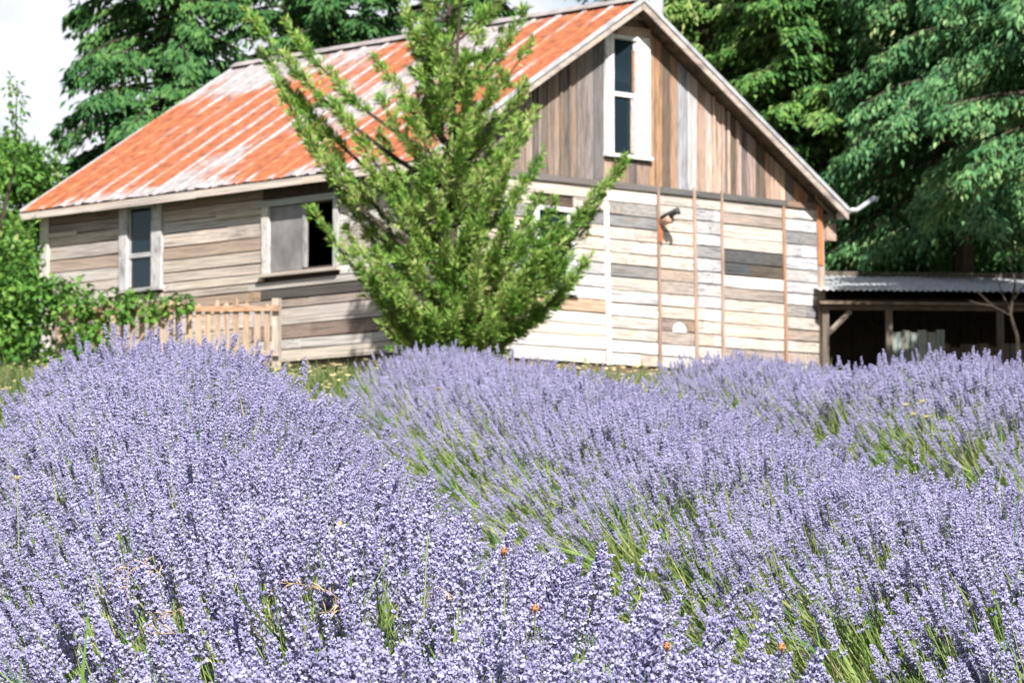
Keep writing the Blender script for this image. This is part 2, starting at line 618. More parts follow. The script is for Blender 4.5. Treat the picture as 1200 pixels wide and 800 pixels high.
# lower storey: six columns of horizontal boards between uprights
cols = [(0.06, 3.99, 'CCGCCCLLCOWCCWW'[:14], .10), (4.03, 5.17, 'WGGPCCGCLWCCWW', .0), (5.21, 6.02, 'CCCCCCTTCCBTWW', .0),
        (6.06, 6.64, 'CLLLGLLLLCCPCC', .0), (6.67, 8.14, 'CTCCDDWTCCPCTC', .0), (8.19, 9.0, 'CLGLLLLLGCTCTW', .0)]
colour_fix = {('C', 0): 0}
board_n = 0
for ci, (u0, u1, seq, _) in enumerate(cols):
    zt = 2.83
    hs = [random.uniform(.92, 1.08) for _ in seq]
    hs = [h * 2.83 / sum(hs) for h in hs]
    for k, ch in enumerate(seq):
        z1 = zt
        z0 = zt - hs[k]
        zt = z0
        spans = [(u0, u1)]
        if ci == 0:
            if z0 < LWIN[3] + .08 and z1 > LWIN[2] - .08:
                spans = [(u0, LWIN[0] - .10), (LWIN[1] + .10, u1)]
            elif random.random() < .5:
                c = random.uniform(1.2, 3.2)
                spans = [(u0, c - .003), (c + .003, u1)]
        elif random.random() < .3:
            c = random.uniform(u0 + .25 * (u1 - u0), u0 + .75 * (u1 - u0))
            spans = [(u0, c - .003), (c + .003, u1)]
        for si, (a, b_) in enumerate(spans):
            cc = PAL[ch]
            if si == 1 and random.random() < .4 and ch in 'CWP':
                cc = PAL[random.choice('WCP')]
            t = random.uniform(.0, .007)
            slab('wall_board', gable, a, b_, -.004 - t, .024, z0 + random.uniform(.012, .022), z1 - random.uniform(.0, .006), shade(cc, .14), jig=.004)

# uprights over the boards (they lean a little, as the old wall does)
def upright(name, parent, ut, ub, z0, z1, w, t, col, y=-.014, mat='trim'):
    mb = MB()
    lo = [(ub - w / 2, y - t, z0), (ub + w / 2, y - t, z0), (ub + w / 2, y, z0), (ub - w / 2, y, z0)]
    hi = [(ut - w / 2, y - t, z1), (ut + w / 2, y - t, z1), (ut + w / 2, y, z1), (ut - w / 2, y, z1)]
    mb.prism(lo, hi)
    o = mb.build(name, M[mat], parent)
    o.color = (*col, 1)
    return o


upright('batten', gable, 3.98, 4.05, -.01, 2.83, .085, .03, (.80, .78, .76))
upright('batten', gable, 5.155, 5.21, -.02, 2.98, .055, .03, (.30, .21, .17), mat='vboard')
upright('batten', gable, 5.99, 6.06, .0, 2.98, .06, .03, (.40, .30, .25), mat='vboard')
upright('batten', gable, 6.635, 6.68, .0, 2.98, .05, .03, (.42, .30, .24), mat='vboard')
upright('batten', gable, 8.12, 8.19, .0, 2.83, .055, .03, (.36, .22, .15), mat='vboard')
upright('corner_post', gable, 8.99, 9.10, -.35, 2.92, .14, .04, (.46, .36, .30), mat='vboard')
upright('corner_cap', gable, 8.965, 9.0, 1.9, 2.9, .10, .02, (.50, .20, .09), y=-.056, mat='vboard')
upright('corner_post', gable, .03, .03, -.35, 2.92, .15, .04, (.42, .36, .31), mat='vboard')
# sawn block and gutter bracket at the corner under the eave
slab('eave_block', gable, 9.12, 9.34, -.10, .14, 2.33, 2.62, (.46, .33, .27))

# band (drip ledge) between the storeys, in three weathered lengths
for a, b_, c in ((.0, 5.12, (.17, .155, .15)), (5.19, 5.955, (.14, .14, .135)), (6.02, 6.60, (.12, .12, .12)), (6.67, 8.2, (.13, .13, .125)), (8.205, 8.98, (.27, .19, .15))):
    slab('ledge_board', gable, a, b_, -.05, .024, 2.835, 2.93, c)

# white half-round patch nailed to a board
mb = MB()
pts = [(5.66 + .155 * math.cos(math.pi * i / 10), -.012, .60 + .16 * math.sin(math.pi * i / 10)) for i in range(11)]
mb.prism([(x, -.024, z) for x, y, z in pts], pts)
o = mb.build('patch', M['trim'], gable); o.color = (.82, .80, .78, 1)

# upper storey: upright boards cut to the roof line
def upright_board(u0, u1, zlo, col, y0, y1, parent=gable, zhi=None):
    mb = MB()
    def top(u): return (roof_z(u) - .13) if zhi is None else min(zhi, roof_z(u) - .13)
    us = [u0, u1] if not (u0 < RIDGE_X < u1) else [u0, RIDGE_X, u1]
    if top(us[0]) <= zlo + .04 and top(us[-1]) <= zlo + .04:
        return
    f = [(us[0], y0, zlo)] + [(us[-1], y0, zlo)] + [(u, y0, max(top(u), zlo + .01)) for u in reversed(us)]
    mb.prism(f, [(x, y1, z) for x, y, z in f])
    o = mb.build('upright_board', M['vboard'], parent)
    o.color = (*col[:3], 1)


def upper_colour(u):
    if 5.64 <= u < 5.86: return (.33, .33, .35)
    if 5.86 <= u < 6.08: return (.45, .44, .455)
    if u < 3.96: return random.choice([(.20, .165, .145), (.25, .205, .18), (.30, .25, .22), (.16, .135, .12)])
    if u < 5.64: return random.choice([(.27, .19, .145), (.34, .22, .15), (.22, .17, .14), (.38, .29, .24), (.14, .115, .10)])
    if u < 6.70: return random.choice([(.44, .33, .28), (.40, .30, .26), (.47, .36, .31)])
    return random.choice([(.40, .29, .24), (.34, .22, .16), (.20, .16, .14), (.46, .34, .28), (.13, .115, .105), (.44, .25, .15)])


u = .05
k = 0
while u < HW - .06:
    w = random.uniform(.13, .24) if k % 2 == 0 else random.uniform(.10, .2)
    for edge in (3.955, 4.985, 5.64, 5.86, 6.08):
        if u < edge - .01 < u + w + .05: w = edge - u
    a, b_ = u, min(u + w, HW - .04)
    c = shade(upper_colour((a + b_) / 2), .12)
    t = random.uniform(.0, .016)
    if a >= 3.95 and b_ <= 4.99:
        upright_board(a + .003, b_ - .003, 2.935, c, -.004 - t, .022, zhi=3.30)
    else:
        upright_board(a + .006, b_ - .006, 2.935, c, -.004 - t, .022)
        if random.random() < .42 and not 5.6 < a < 6.1:
            upright_board(b_ - .028, b_ + .022, 2.935, shade(upper_colour(a), .15), -.045, -.0215)
    u = b_
    k += 1
# boards above the window and the little louvre panel in the peak
slab('head_plank', gable, 4.22, 4.98, -.05, .02, 5.33, 5.47, (.44, .33, .25))
mb = MB()
tri = [(4.08, -.07, 5.60), (4.82, -.07, 5.60), (4.45, -.07, 5.80)]
mb.prism(tri, [(x, -.03, z) for x, y, z in tri])
o = mb.build('peak_panel', M['vboard'], gable); o.color = (.45, .32, .26, 1)
upright_board(4.0, 4.9, 5.47, (.17, .13, .11), -.028, .02)
upright_board(3.98, 4.98, 5.32, (.2, .16, .13), -.001, .024)


# --- windows
def window(parent, face, u0, u1, z0, z1, jambs, mid, col=(.74, .74, .76), lower_left=0.0, dark=True, head=True, sill=True):
    """face 'g' looks along -y with u = x; face 's' looks along -x with u = y. u0..u1 glass opening."""
    def bx(name, a, b_, p, q, c, d, colour, par, me=cube_trim):
        if face == 'g': return slab(name, par, a, b_, p, q, c, d, colour, me)
        return slab_y(name, par, p, q, a, b_, c, d, colour, me)
    jl, jr = jambs
    w = empty('window', (0, 0, 0), 0, parent)
    bx('casing', u0 - jl, u0, -.05, .03, z0 - .03, z1 + .02, col, w)
    bx('casing', u1, u1 + jr, -.05, .03, z0 - .03, z1 + .02, col, w)
    if head: bx('head_casing', u0 + .001, u1 - .001, -.045, .03, z1 - .05, z1 + .02, tuple(c * .9 for c in col), w)
    if sill: bx('sill', u0 - jl - .03, u1 + jr + .03, -.09, .02, z0 - .09, z0 - .032, tuple(c * .85 for c in col), w)
    # upper sash
    s = w
    bx('sash_rail', u0 + .002, u1 - .002, -.012, .035, mid - .035, mid + .035, col, s)
    for a, b_ in ((u0 + .002, u0 + .045), (u1 - .045, u1 - .002)):
        bx('sash_stile', a, b_, -.004, .04, z0, z1 - .052, tuple(c * .92 for c in col), s)
    bx('pane', u0 + .046, u1 - .046, .012, .018, mid + .036, z1 - .052, (1, 1, 1), s, pane_me)
    bx('pane', u0 + .046, u1 - .046, .020, .026, z0, mid - .036, (1, 1, 1), s, pane_me)
    return w


pane_me = cube.mesh('pane', [M['glass']])
screen_me = cube.mesh('panel', [M['screen']])
wg = window(house, 'g', 4.15, 4.68, 3.42, 5.30, (.19, .29), 4.36)
slab('jamb_strip', wg, 4.60, 4.655, -.02, .0, 4.42, 5.1, (.36, .22, .15))
slab('jamb_strip', wg, 4.56, 4.655, -.022, .0, 3.42, 4.30, (.50, .44, .42))
window(house, 'g', 2.50, 3.20, 1.15, 2.42, (.10, .10), 1.8, (.70, .72, .76))

# --- side wall
mb = MB()
for (a, b_, z0, z1) in wall_with_holes(0.10, HL - 0.03, 0.02, 2.95, [AWIN, BWIN]):
    mb.box(.03, .09, a, b_, z0, z1)
side = mb.build('side_wall', M['backing'], house)
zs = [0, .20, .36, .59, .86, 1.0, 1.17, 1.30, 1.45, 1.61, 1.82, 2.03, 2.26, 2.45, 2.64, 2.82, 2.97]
near_seq = 'CWBPTDCWCPPWCGGGG'  # grey top rows, here and in far_seq, carry the eave's shade as board colour
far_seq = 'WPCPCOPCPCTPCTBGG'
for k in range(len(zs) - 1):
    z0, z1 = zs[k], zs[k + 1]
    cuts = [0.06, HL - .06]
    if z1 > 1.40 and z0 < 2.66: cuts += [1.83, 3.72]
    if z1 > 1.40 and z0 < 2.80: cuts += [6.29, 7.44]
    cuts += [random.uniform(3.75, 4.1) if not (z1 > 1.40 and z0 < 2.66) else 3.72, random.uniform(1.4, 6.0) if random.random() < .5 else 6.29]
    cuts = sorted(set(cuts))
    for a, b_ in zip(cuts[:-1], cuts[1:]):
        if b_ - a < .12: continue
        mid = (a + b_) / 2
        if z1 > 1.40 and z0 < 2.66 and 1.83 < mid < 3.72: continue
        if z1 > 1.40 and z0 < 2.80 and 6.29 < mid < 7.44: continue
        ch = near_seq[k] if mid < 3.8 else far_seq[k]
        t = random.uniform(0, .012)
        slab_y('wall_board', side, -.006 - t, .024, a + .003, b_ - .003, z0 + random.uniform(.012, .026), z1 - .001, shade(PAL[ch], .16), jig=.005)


def post_side(name, y0, y1, z0, z1, col, x0=-.05, x1=-.02):
    return slab_y(name, side, x0, x1, y0, y1, z0, z1, col, cube_trim)


post_side('corner_post', HL - .22, HL + .02, -.3, 2.9, (.62, .58, .55))
post_side('corner_post', -.02, .14, -.35, 2.9, (.40, .34, .29))
wa = window(house, 's', 6.57, 7.23, 1.45, 2.80, (.26, .21), 1.97, (.50, .495, .50), sill=True)
# the wide window: one half boarded with a dusty panel, the other open and dark
wb = empty('window', (0, 0, 0), 0, house)
slab_y('casing', wb, -.055, .03, 3.54, 3.71, 1.44, 2.5, (.58, .55, .52), cube_trim)
slab_y('casing', wb, -.055, .03, 1.85, 1.95, 1.44, 2.5, (.50, .50, .50), cube_trim)
slab_y('head_casing', wb, -.07, .03, 1.75, 3.82, 2.502, 2.60, (.40, .42, .38), cube_trim)
slab_y('mullion', wb, -.03, .04, 2.66, 2.72, 1.48, 2.5, (.30, .30, .30), cube_trim)
slab_y('panel', wb, -.008, .02, 2.722, 3.538, 1.46, 2.49, (.3, .3, .3), screen_me)
slab_y('sill', wb, -.10, .02, 1.80, 3.76, 1.38, 1.438, (.52, .46, .40), cube_trim)
# odd strips of pale lath still nailed on
slab_y('lath', side, -.05, -.02, 3.60, 4.86, 2.40, 2.46, (.60, .52, .42), cube_trim, jig=.02)
slab_y('lath', side, -.05, -.02, 8.62, 9.44, 2.43, 2.50, (.55, .48, .40), cube_trim, jig=.03)

# --- the two walls turned away
mb = MB()
lowp = [(0.03, HL - .09, .02), (HW - .03, HL - .09, .02), (HW - .03, HL - .09, roof_z(HW) - .12), (RIDGE_X, HL - .09, RIDGE_Z - .12), (.03, HL - .09, roof_z(0) - .12)]
mb.prism(lowp, [(x, HL - .03, z) for x, y, z in lowp])
o = mb.build('rear_gable_wall', M['vboard'], house); o.color = (.3, .26, .22, 1)
mb = MB(); mb.box(HW - .09, HW - .03, .09, HL - .09, .02, 2.9)
o = mb.build('rear_side_wall', M['board'], house); o.color = (.36, .31, .26, 1)
mb = MB(); mb.box(.09, HW - .09, .09, HL - .09, .0, .06)
o = mb.build('floor', M['deck'], house)

# --- foundation: sill beam and short posts, dark crawl space between
f = empty('foundation', (0, 0, 0), 0, house)
mb = MB(); mb.box(.04, .16, .04, HL - .04, -.10, .0); mb.box(.165, HW - .04, .04, .16, -.10, .0); mb.build('sill_beam', M['deck'], f)
for i in range(8):
    mb = MB(); x = .25 + i * 1.2
    mb.box(x, x + .16, .05, .21, -1.0, -.10); mb.build('pier', M['deck'], f)
    if i:
        mb = MB(); mb.box(.05, .21, x, x + .16, -1.0, -.10); mb.build('pier', M['deck'], f)

# --- roof
roof = empty('roof', (0, 0, 0), 0, house)
RY0, RY1 = -.42, HL + .30
EAVE_L, EAVE_R = -.30, 9.30
ang = math.atan(PITCH_K)
slope_len = (RIDGE_X - EAVE_L) / math.cos(ang)
mb = MB()
for xe in (EAVE_L + .03, EAVE_R - .03):
    z0 = roof_z(xe) - .055
    lowp = [(xe, RY0 + .03, z0), (RIDGE_X, RY0 + .03, RIDGE_Z - .055), (RIDGE_X, RY0 + .03, RIDGE_Z - .085), (xe, RY0 + .03, z0 - .03)]
    mb.prism(lowp, [(x, RY1 - .03, z) for x, y, z in lowp])
mb.build('roof_deck', M['deck'], roof)


def sheet_mesh(name, w, length, seed):
    r_ = random.Random(seed)
    prof = [(0, 0), (.018, .024), (.05, .024), (.07, .0), (.20, 0), (.21, .006), (.22, 0), (.37, 0), (.38, .006), (.39, 0),
            (.54, 0), (.56, .022), (.595, .022), (.612, .0)]
    mb = MB()
    ny = 9
    ph = r_.uniform(0, 6)
    for j in range(ny):
        y = length * j / (ny - 1)
        for (x, z) in prof:
            wob = .006 * math.sin(y * 1.6 + ph + x * 5) + (.012 * r_.uniform(-1, 1) if j == 0 else 0)
            mb.v.append((x * w / .612, y + (r_.uniform(-.01, .01) if j == 0 else 0), z + wob))
    n = len(prof)
    for j in range(ny - 1):
        for i in range(n - 1):
            a = j * n + i
            mb.f.append([a, a + 1, a + n + 1, a + n]); mb.m.append(0)
    return mb.mesh(name, [M['sheet']])


sheets = [sheet_mesh('roof_sheet', .632, slope_len, i) for i in range(5)]
nsh = 17
wsh = (RY1 - RY0) / nsh
for side_i, (sx, xe) in enumerate(((1, EAVE_L), (-1, EAVE_R))):
    L_ = (abs(RIDGE_X - xe)) / math.cos(ang)
    for i in range(nsh):
        o = link('roof_sheet', sheets[(i * 3 + side_i) % 5], roof)
        X = Vector((0, -sx, 0)); Y = Vector((sx * math.cos(ang), 0, math.sin(ang))); Z = X.cross(Y)
        y_at = RY0 + (i + 1) * wsh if sx > 0 else RY0 + i * wsh
        mat = Matrix((X, Y, Z)).transposed().to_4x4()
        mat.translation = Vector((xe, y_at, roof_z(xe) - .030 + (i % 2) * .003))
        o.matrix_local = mat @ Matrix.Diagonal((wsh / .632 * 1.03, L_ / slope_len, 1, 1))
mb = MB()
for s in (-1, 1):
    lowp = [(RIDGE_X, RY0 - .01, RIDGE_Z + .035), (RIDGE_X + s * .16, RY0 - .01, RIDGE_Z + .035 - .10), (RIDGE_X + s * .16, RY0 - .01, RIDGE_Z + .03 - .10), (RIDGE_X, RY0 - .01, RIDGE_Z + .028)]
    mb.prism(lowp, [(x, RY1 + .01, z) for x, y, z in lowp])
mb.build('ridge_cap', M['oldzinc'], roof)
# rake boards and metal edge on both gables
for yy, front in ((RY0, True), (RY1 - .03, False)):
    for s, xe in ((-1, EAVE_L), (1, EAVE_R)):
        def strip(name, dz0, dz1, y0, y1, colour, mat='trim'):
            mb = MB()
            lowp = [(RIDGE_X, y0, RIDGE_Z + dz0), (xe, y0, roof_z(xe) + dz0), (xe, y0, roof_z(xe) + dz1), (RIDGE_X, y0, RIDGE_Z + dz1)]
            mb.prism(lowp, [(x, y1, z) for x, y, z in lowp])
            o = mb.build(name, M[mat], roof); o.color = (*colour, 1)
        strip('rake_board', -.20, -.075, yy, yy + .03, (.40, .34, .30))
        strip('edge_trim', -.072, .0, yy - .025, yy + .02, (.55, .55, .57), 'galv')
# eave boards in lengths, with rafter tails behind
for s, xe in ((-1, EAVE_L), (1, EAVE_R)):
    ys = [RY0 + .03, 2.4, 5.1, 7.9, RY1 - .03]
    for a, b_ in zip(ys[:-1], ys[1:]):
        zt = roof_z(xe) - .058
        xo = xe + (.0 if s < 0 else -.03)
        slab_y('eave_board', roof, xo, xo + .03, a + .004, b_ - .004, zt - .115 + random.uniform(-.012, .012), zt, (.62, .55, .49), cube_trim)
    for i in range(16):
        y = RY0 + .25 + i * .62
        mb = MB()
        x0, x1 = (xe + .032, xe + .50) if s < 0 else (xe - .50, xe - .032)
        lowp = [(x0, y, roof_z(x0) - .09), (x1, y, roof_z(x1) - .09), (x1, y, roof_z(x1) - .20), (x0, y, roof_z(x0) - .18)]
        mb.prism(lowp, [(x, y + .05, z) for x, yy_, z in lowp])
        mb.build('rafter_tail', M['deck'], roof)
# gutter along the right eave, its near end bent away
mb = MB()
zt = roof_z(EAVE_R) - .06
gp = []
mb.tube([(EAVE_R - .02, RY0 - .06, zt + .02), (EAVE_R + .10, RY0 - .08, zt + .02), (EAVE_R + .62, RY0 - .02, zt + .27), (EAVE_R + .70, RY0 + .0, zt + .26)], [.035, .04, .04, .045], 8)
mb.build('gutter_end', M['galv'], roof, True)
mb = MB()
mb.tube([(EAVE_R + .06, RY0 + .05, zt), (EAVE_R + .06, RY1, zt - .03)], .055, 8)
mb.build('gutter', M['galv'], roof, True)
# flue pipe through the far slope
mb = MB()
px_, py_ = 5.72, .6
mb.tube([(px_, py_, 4.9), (px_, py_, 6.75)], .15, 16)
mb.tube([(px_, py_, 6.75), (px_, py_, 6.80), (px_, py_, 6.95)], [.17, .24, .02], 16)
mb.build('flue_pipe', M['galv'], roof, True)

# --- lamp on the gable
HM = Matrix.Translation((HX, HY, HZ)) @ Matrix.Rotation(math.radians(43), 4, 'Z')
lamp = empty('wall_lamp', HM @ Vector((5.19, -.05, 2.36)), math.radians(43))
tag(lamp, 'small rusty wall lamp with dark shade on the gable boards', 'lamp')
mb = MB(); mb.box(-.04, .04, -.02, .02, -.33, .07); o = mb.build('back_plate', M['rust'], lamp)
mb = MB(); mb.tube([(0, -.02, -.02), (.02, -.16, .02), (.02, -.22, .03)], [.05, .07, .075], 10); mb.build('socket', M['brass'], lamp, True)
mb = MB(); mb.tube([(.0, -.03, .07), (.02, -.2, .10), (.03, -.36, .16), (.03, -.40, .10)], [.035, .06, .055, .03], 8); mb.build('shade', M['blackiron'], lamp, True)

# ------------------------------------------------------------------ lean-to shed
SX0, SX1 = 5.15, 10.4
SY = 67.2
sg = 3.90
shed = empty('lean_to_shed', (SX0, SY, sg), math.radians(6))
tag(shed, 'dark open lean-to shed with pale metal roof beside the farmhouse', 'shed')
sr = empty('roof', (0, 0, 0), 0, shed)
mb = MB()
prof = []
W_ = SX1 - SX0 + .4
for i in range(9):
    me_w = W_ / 9
    mbs = MB()
    nn = 12
    for j in range(2):
        for q in range(nn + 1):
            mbs.v.append((q * me_w / nn * 1.01, [-.5, 3.6][j], [1.93, 2.55][j] + .018 * math.cos(q * math.pi)))
    for q in range(nn):
        mbs.f.append([q, q + 1, nn + 2 + q, nn + 1 + q]); mbs.m.append(0)
    o = mbs.build('roof_sheet', M['galv'], sr); o.location = (-.1 + i * me_w, 0, (i % 2) * .004)
mb.box(-.05, W_ - .2, -.46, 3.5, 1.70, 1.74)
b0 = len(mb.v) - 8
for i in range(8):
    x, y, z = mb.v[b0 + i]
    mb.v[b0 + i] = (x, y, z + (y + .46) * .160)
mb.build('roof_boards', M['deck'], sr)
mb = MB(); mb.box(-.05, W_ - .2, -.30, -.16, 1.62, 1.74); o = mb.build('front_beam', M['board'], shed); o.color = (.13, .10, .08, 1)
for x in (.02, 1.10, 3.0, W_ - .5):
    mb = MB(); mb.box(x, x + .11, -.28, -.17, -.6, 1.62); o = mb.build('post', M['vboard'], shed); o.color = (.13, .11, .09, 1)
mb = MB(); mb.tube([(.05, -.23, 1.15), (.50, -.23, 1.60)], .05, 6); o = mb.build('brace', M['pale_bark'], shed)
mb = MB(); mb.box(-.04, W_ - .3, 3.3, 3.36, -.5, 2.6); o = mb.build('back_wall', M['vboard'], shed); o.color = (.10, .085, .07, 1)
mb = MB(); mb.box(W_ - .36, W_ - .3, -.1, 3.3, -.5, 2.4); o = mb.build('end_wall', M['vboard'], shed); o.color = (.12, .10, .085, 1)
x = 1.22
while x < 2.05:
    w = random.uniform(.12, .17)
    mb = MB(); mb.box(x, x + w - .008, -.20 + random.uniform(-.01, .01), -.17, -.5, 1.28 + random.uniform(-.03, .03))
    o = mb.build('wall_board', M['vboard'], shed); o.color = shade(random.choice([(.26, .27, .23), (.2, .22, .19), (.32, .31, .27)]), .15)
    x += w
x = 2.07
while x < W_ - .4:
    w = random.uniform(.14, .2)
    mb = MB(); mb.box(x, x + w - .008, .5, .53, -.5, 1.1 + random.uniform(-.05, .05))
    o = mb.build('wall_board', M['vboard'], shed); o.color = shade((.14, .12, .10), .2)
    x += w

# ------------------------------------------------------------------ picket fence
fx0, fy0, fx1, fy1 = -6.75, 59.6, -3.42, 57.6
fl = math.hypot(fx1 - fx0, fy1 - fy0)
fz = float(gz(-4.4, 58.2)) + .08
fence = empty('picket_fence', (fx0, fy0, fz), math.atan2(fy1 - fy0, fx1 - fx0))
tag(fence, 'low weathered picket fence half covered by green vine beside the farmhouse', 'fence')
npk = int(fl / .17)
for i in range(npk + 1):
    x = i * .17 + random.uniform(-.015, .015)
    h = 1.08 - .03 * x + random.uniform(-.05, .04)
    mb = MB()
    fpts = [(x - .045, 0, -.25), (x + .045, 0, -.25), (x + .045, 0, h - .05), (x, 0, h), (x - .045, 0, h - .05)]
    mb.prism([(a, -.02, c) for a, b_, c in fpts], fpts)
    o = mb.build('picket', M['vboard'], fence); o.color = shade((.50, .36, .26), .15)
    o.rotation_euler = (0, random.uniform(-.02, .02), 0)
for z, c in ((.90, (.46, .30, .20)), (.25, (.45, .36, .28))):
    mb = MB()
    lowp = [(-.1, -.055, z + .05), (fl + .1, -.055, z - .09), (fl + .1, -.055, z - .01), (-.1, -.055, z + .13)]
    mb.prism(lowp, [(a, -.0215, cc) for a, b_, cc in lowp])
    o = mb.build('rail', M['board'], fence); o.color = (*c, 1)
for x in (0.0, fl * .5, fl):
    mb = MB(); mb.box(x - .05, x + .05, .005, .10, -.4, 1.0); o = mb.build('post', M['vboard'], fence); o.color = (.48, .42, .36, 1)


# ------------------------------------------------------------------ trees
def trunk_mesh(H, r0, limbs, lean=(0, 0)):
    mb = MB()
    pts, rad = [], []
    for i in range(9):
        t = i / 8
        pts.append((lean[0] * t + .04 * math.sin(t * 7), lean[1] * t + .04 * math.cos(t * 5), -.5 + (H + .5) * t))
        rad.append(r0 * (1 - .93 * t) + (.25 * r0 if i == 0 else 0))
    mb.tube(pts, rad, 8)
    for lp_, rr in limbs:
        mb.tube(lp_, [rr * (1 - .85 * i / (len(lp_) - 1)) for i in range(len(lp_))], 5)
    return mb


def conifer(name, label, px, d, H, R, mat, seed, n_bough=90, per=520, droop=.35, rise=.10, leaf=(.17, .06), low=.06, power=.8, group=None, spread=.3, hang=.3, xz=None):
    rg = np.random.default_rng(seed)
    x0 = (px - 600) / F_PX * d
    z0 = float(gz(x0, d))
    root = empty(name, (x0, d, z0))
    tag(root, label, 'tree', group)
    P, A, N, limbs = [], [], [], []
    ga = rg.uniform(0, 6.28)
    for i in range(n_bough):
        t = low + (1 - low) * ((i + rg.uniform(0, .8)) / n_bough)
        h = H * t
        ga += 2.4 + rg.uniform(-.5, .5)
        l_ = R * (1 - t) ** power * rg.uniform(.72, 1.18) + .25
        dr = np.array([math.cos(ga), math.sin(ga), 0])
        la = np.array([-math.sin(ga), math.cos(ga), 0])
        dp = droop * rg.uniform(.6, 1.4)
        rs = rise * rg.uniform(.3, 1.6)
        n = int(per * (.35 + l_ / R) * .8)
        tt = rg.uniform(.12, 1, n) ** .75
        s = rg.uniform(-1, 1, n)
        s = np.sign(s) * np.abs(s) ** 1.2
        # sprays hang in bunches along the limb
        bunch = np.floor(tt * l_ / .28)
        jb = np.sin(bunch * 12.9898 + i * 4.1) * .5
        wd_ = spread * l_ * np.sqrt(np.clip(1 - tt, .03, 1)) * (.75 + jb * .6)
        p = dr * (l_ * tt)[:, None] + la * (s * wd_)[:, None]
        p[:, 2] += h + l_ * (rs * tt - dp * tt ** 2) - hang * np.abs(s) ** 1.4 * wd_ - rg.exponential(.05, n) * (1 + 2 * hang)
        p += rg.normal(0, .025, (n, 3))
        a = dr * .65 + la * (s * 1.0)[:, None] + rg.normal(0, .3, (n, 3))
        a[:, 2] -= .25 + dp * tt * .9 + hang * .6
        nn = np.array([0, 0, 1.0]) + dr * .35 + rg.normal(0, .42, (n, 3))
        P.append(p); A.append(a); N.append(nn)
        if l_ > .6:
            limbs.append(([tuple(dr * l_ * q + np.array([0, 0, h + l_ * (rs * q - dp * q * q)])) for q in (0, .3, .6, .92)], .018 + .012 * l_))
    P = np.concatenate(P); A = np.concatenate(A); N = np.concatenate(N)
    n = len(P)
    me = leaf_mesh('crown', P, A, N, rg.uniform(.65, 1.35, n) * leaf[0], rg.uniform(.7, 1.3, n) * leaf[1], mat, .18)
    link('crown', me, root)
    trunk_mesh(H, .05 + H * .018, limbs).build('trunk', M['bark'], root)
    return root


BG = 'conifers behind the farmhouse'
conifer('cedar_tree', 'tall drooping cedar standing against the open sky beyond the rusty roof', 192, 80, 11.5, 3.3, M['dark_cedar'], 11, 120, 520, .42, .12, (.19, .08), hang=.5, power=.45)
conifer('cedar_tree', 'broad dark cedar farther back whose crown fills the space over the faded ridge', 335, 90, 12.5, 2.3, M['dark_cedar'], 22, 110, 420, .3, .1, (.2, .08), power=.4)
conifer('cedar_tree', 'dark conifer peeking over the ridge beside the sky gap', 395, 84, 12.0, 2.3, M['dark_cedar'], 12, 130, 420, .3, .1, power=.4)
conifer('cedar_tree', 'dark conifer over the roof behind the top of the juniper', 535, 86, 12.5, 2.6, M['dark_cedar'], 13, 110, 420, .3, .1, power=.4)
conifer('cedar_tree', 'bright green cedar just behind the flue pipe', 835, 79, 12.0, 2.7, M['cedar'], 14, 170, 560, .22, .12, (.18, .07), low=.02, power=.45)
conifer('cedar_tree', 'bright layered cedar rising over the bent gutter end', 965, 75.0, 11.5, 2.6, M['cedar'], 15, 170, 560, .24, .12, (.18, .07), low=.02, power=.45)
conifer('cedar_tree', 'deeper green cedar filling the gap between the two bright cedars', 905, 86, 13.0, 3.2, M['dark_cedar'], 16, 150, 480, .25, .1, (.2, .08), low=.02, power=.4)
conifer('fir_tree', 'blue green fir with hanging sprays over the shed roof', 1128, 71.5, 11.5, 2.5, M['blue_fir'], 17, 150, 720, .45, .2, (.145, .05), low=.24, hang=.7, power=.4)
conifer('cedar_tree', 'green cedar behind the blue green fir', 1045, 82, 13.0, 3.2, M['cedar'], 18, 150, 480, .25, .1, (.2, .08), low=.02, power=.4)
conifer('cedar_tree', 'green cedar behind the far end of the shed', 1225, 78, 12.5, 3.0, M['dark_cedar'], 19, 150, 480, .25, .1, (.2, .08), low=.02, power=.4)
conifer('cedar_tree', 'dark cedar deep in the wood behind the bright cedars', 760, 90, 13.5, 3.2, M['dark_cedar'], 21, 130, 420, .25, .1, (.2, .08), low=.02, power=.4)
conifer('fir_tree', 'blue green fir in front of the shed, its branches shading it', 1262, 62.5, 10.5, 2.7, M['blue_fir'], 20, 120, 560, .35, .15, (.16, .055), low=.34, hang=.5, power=.4)


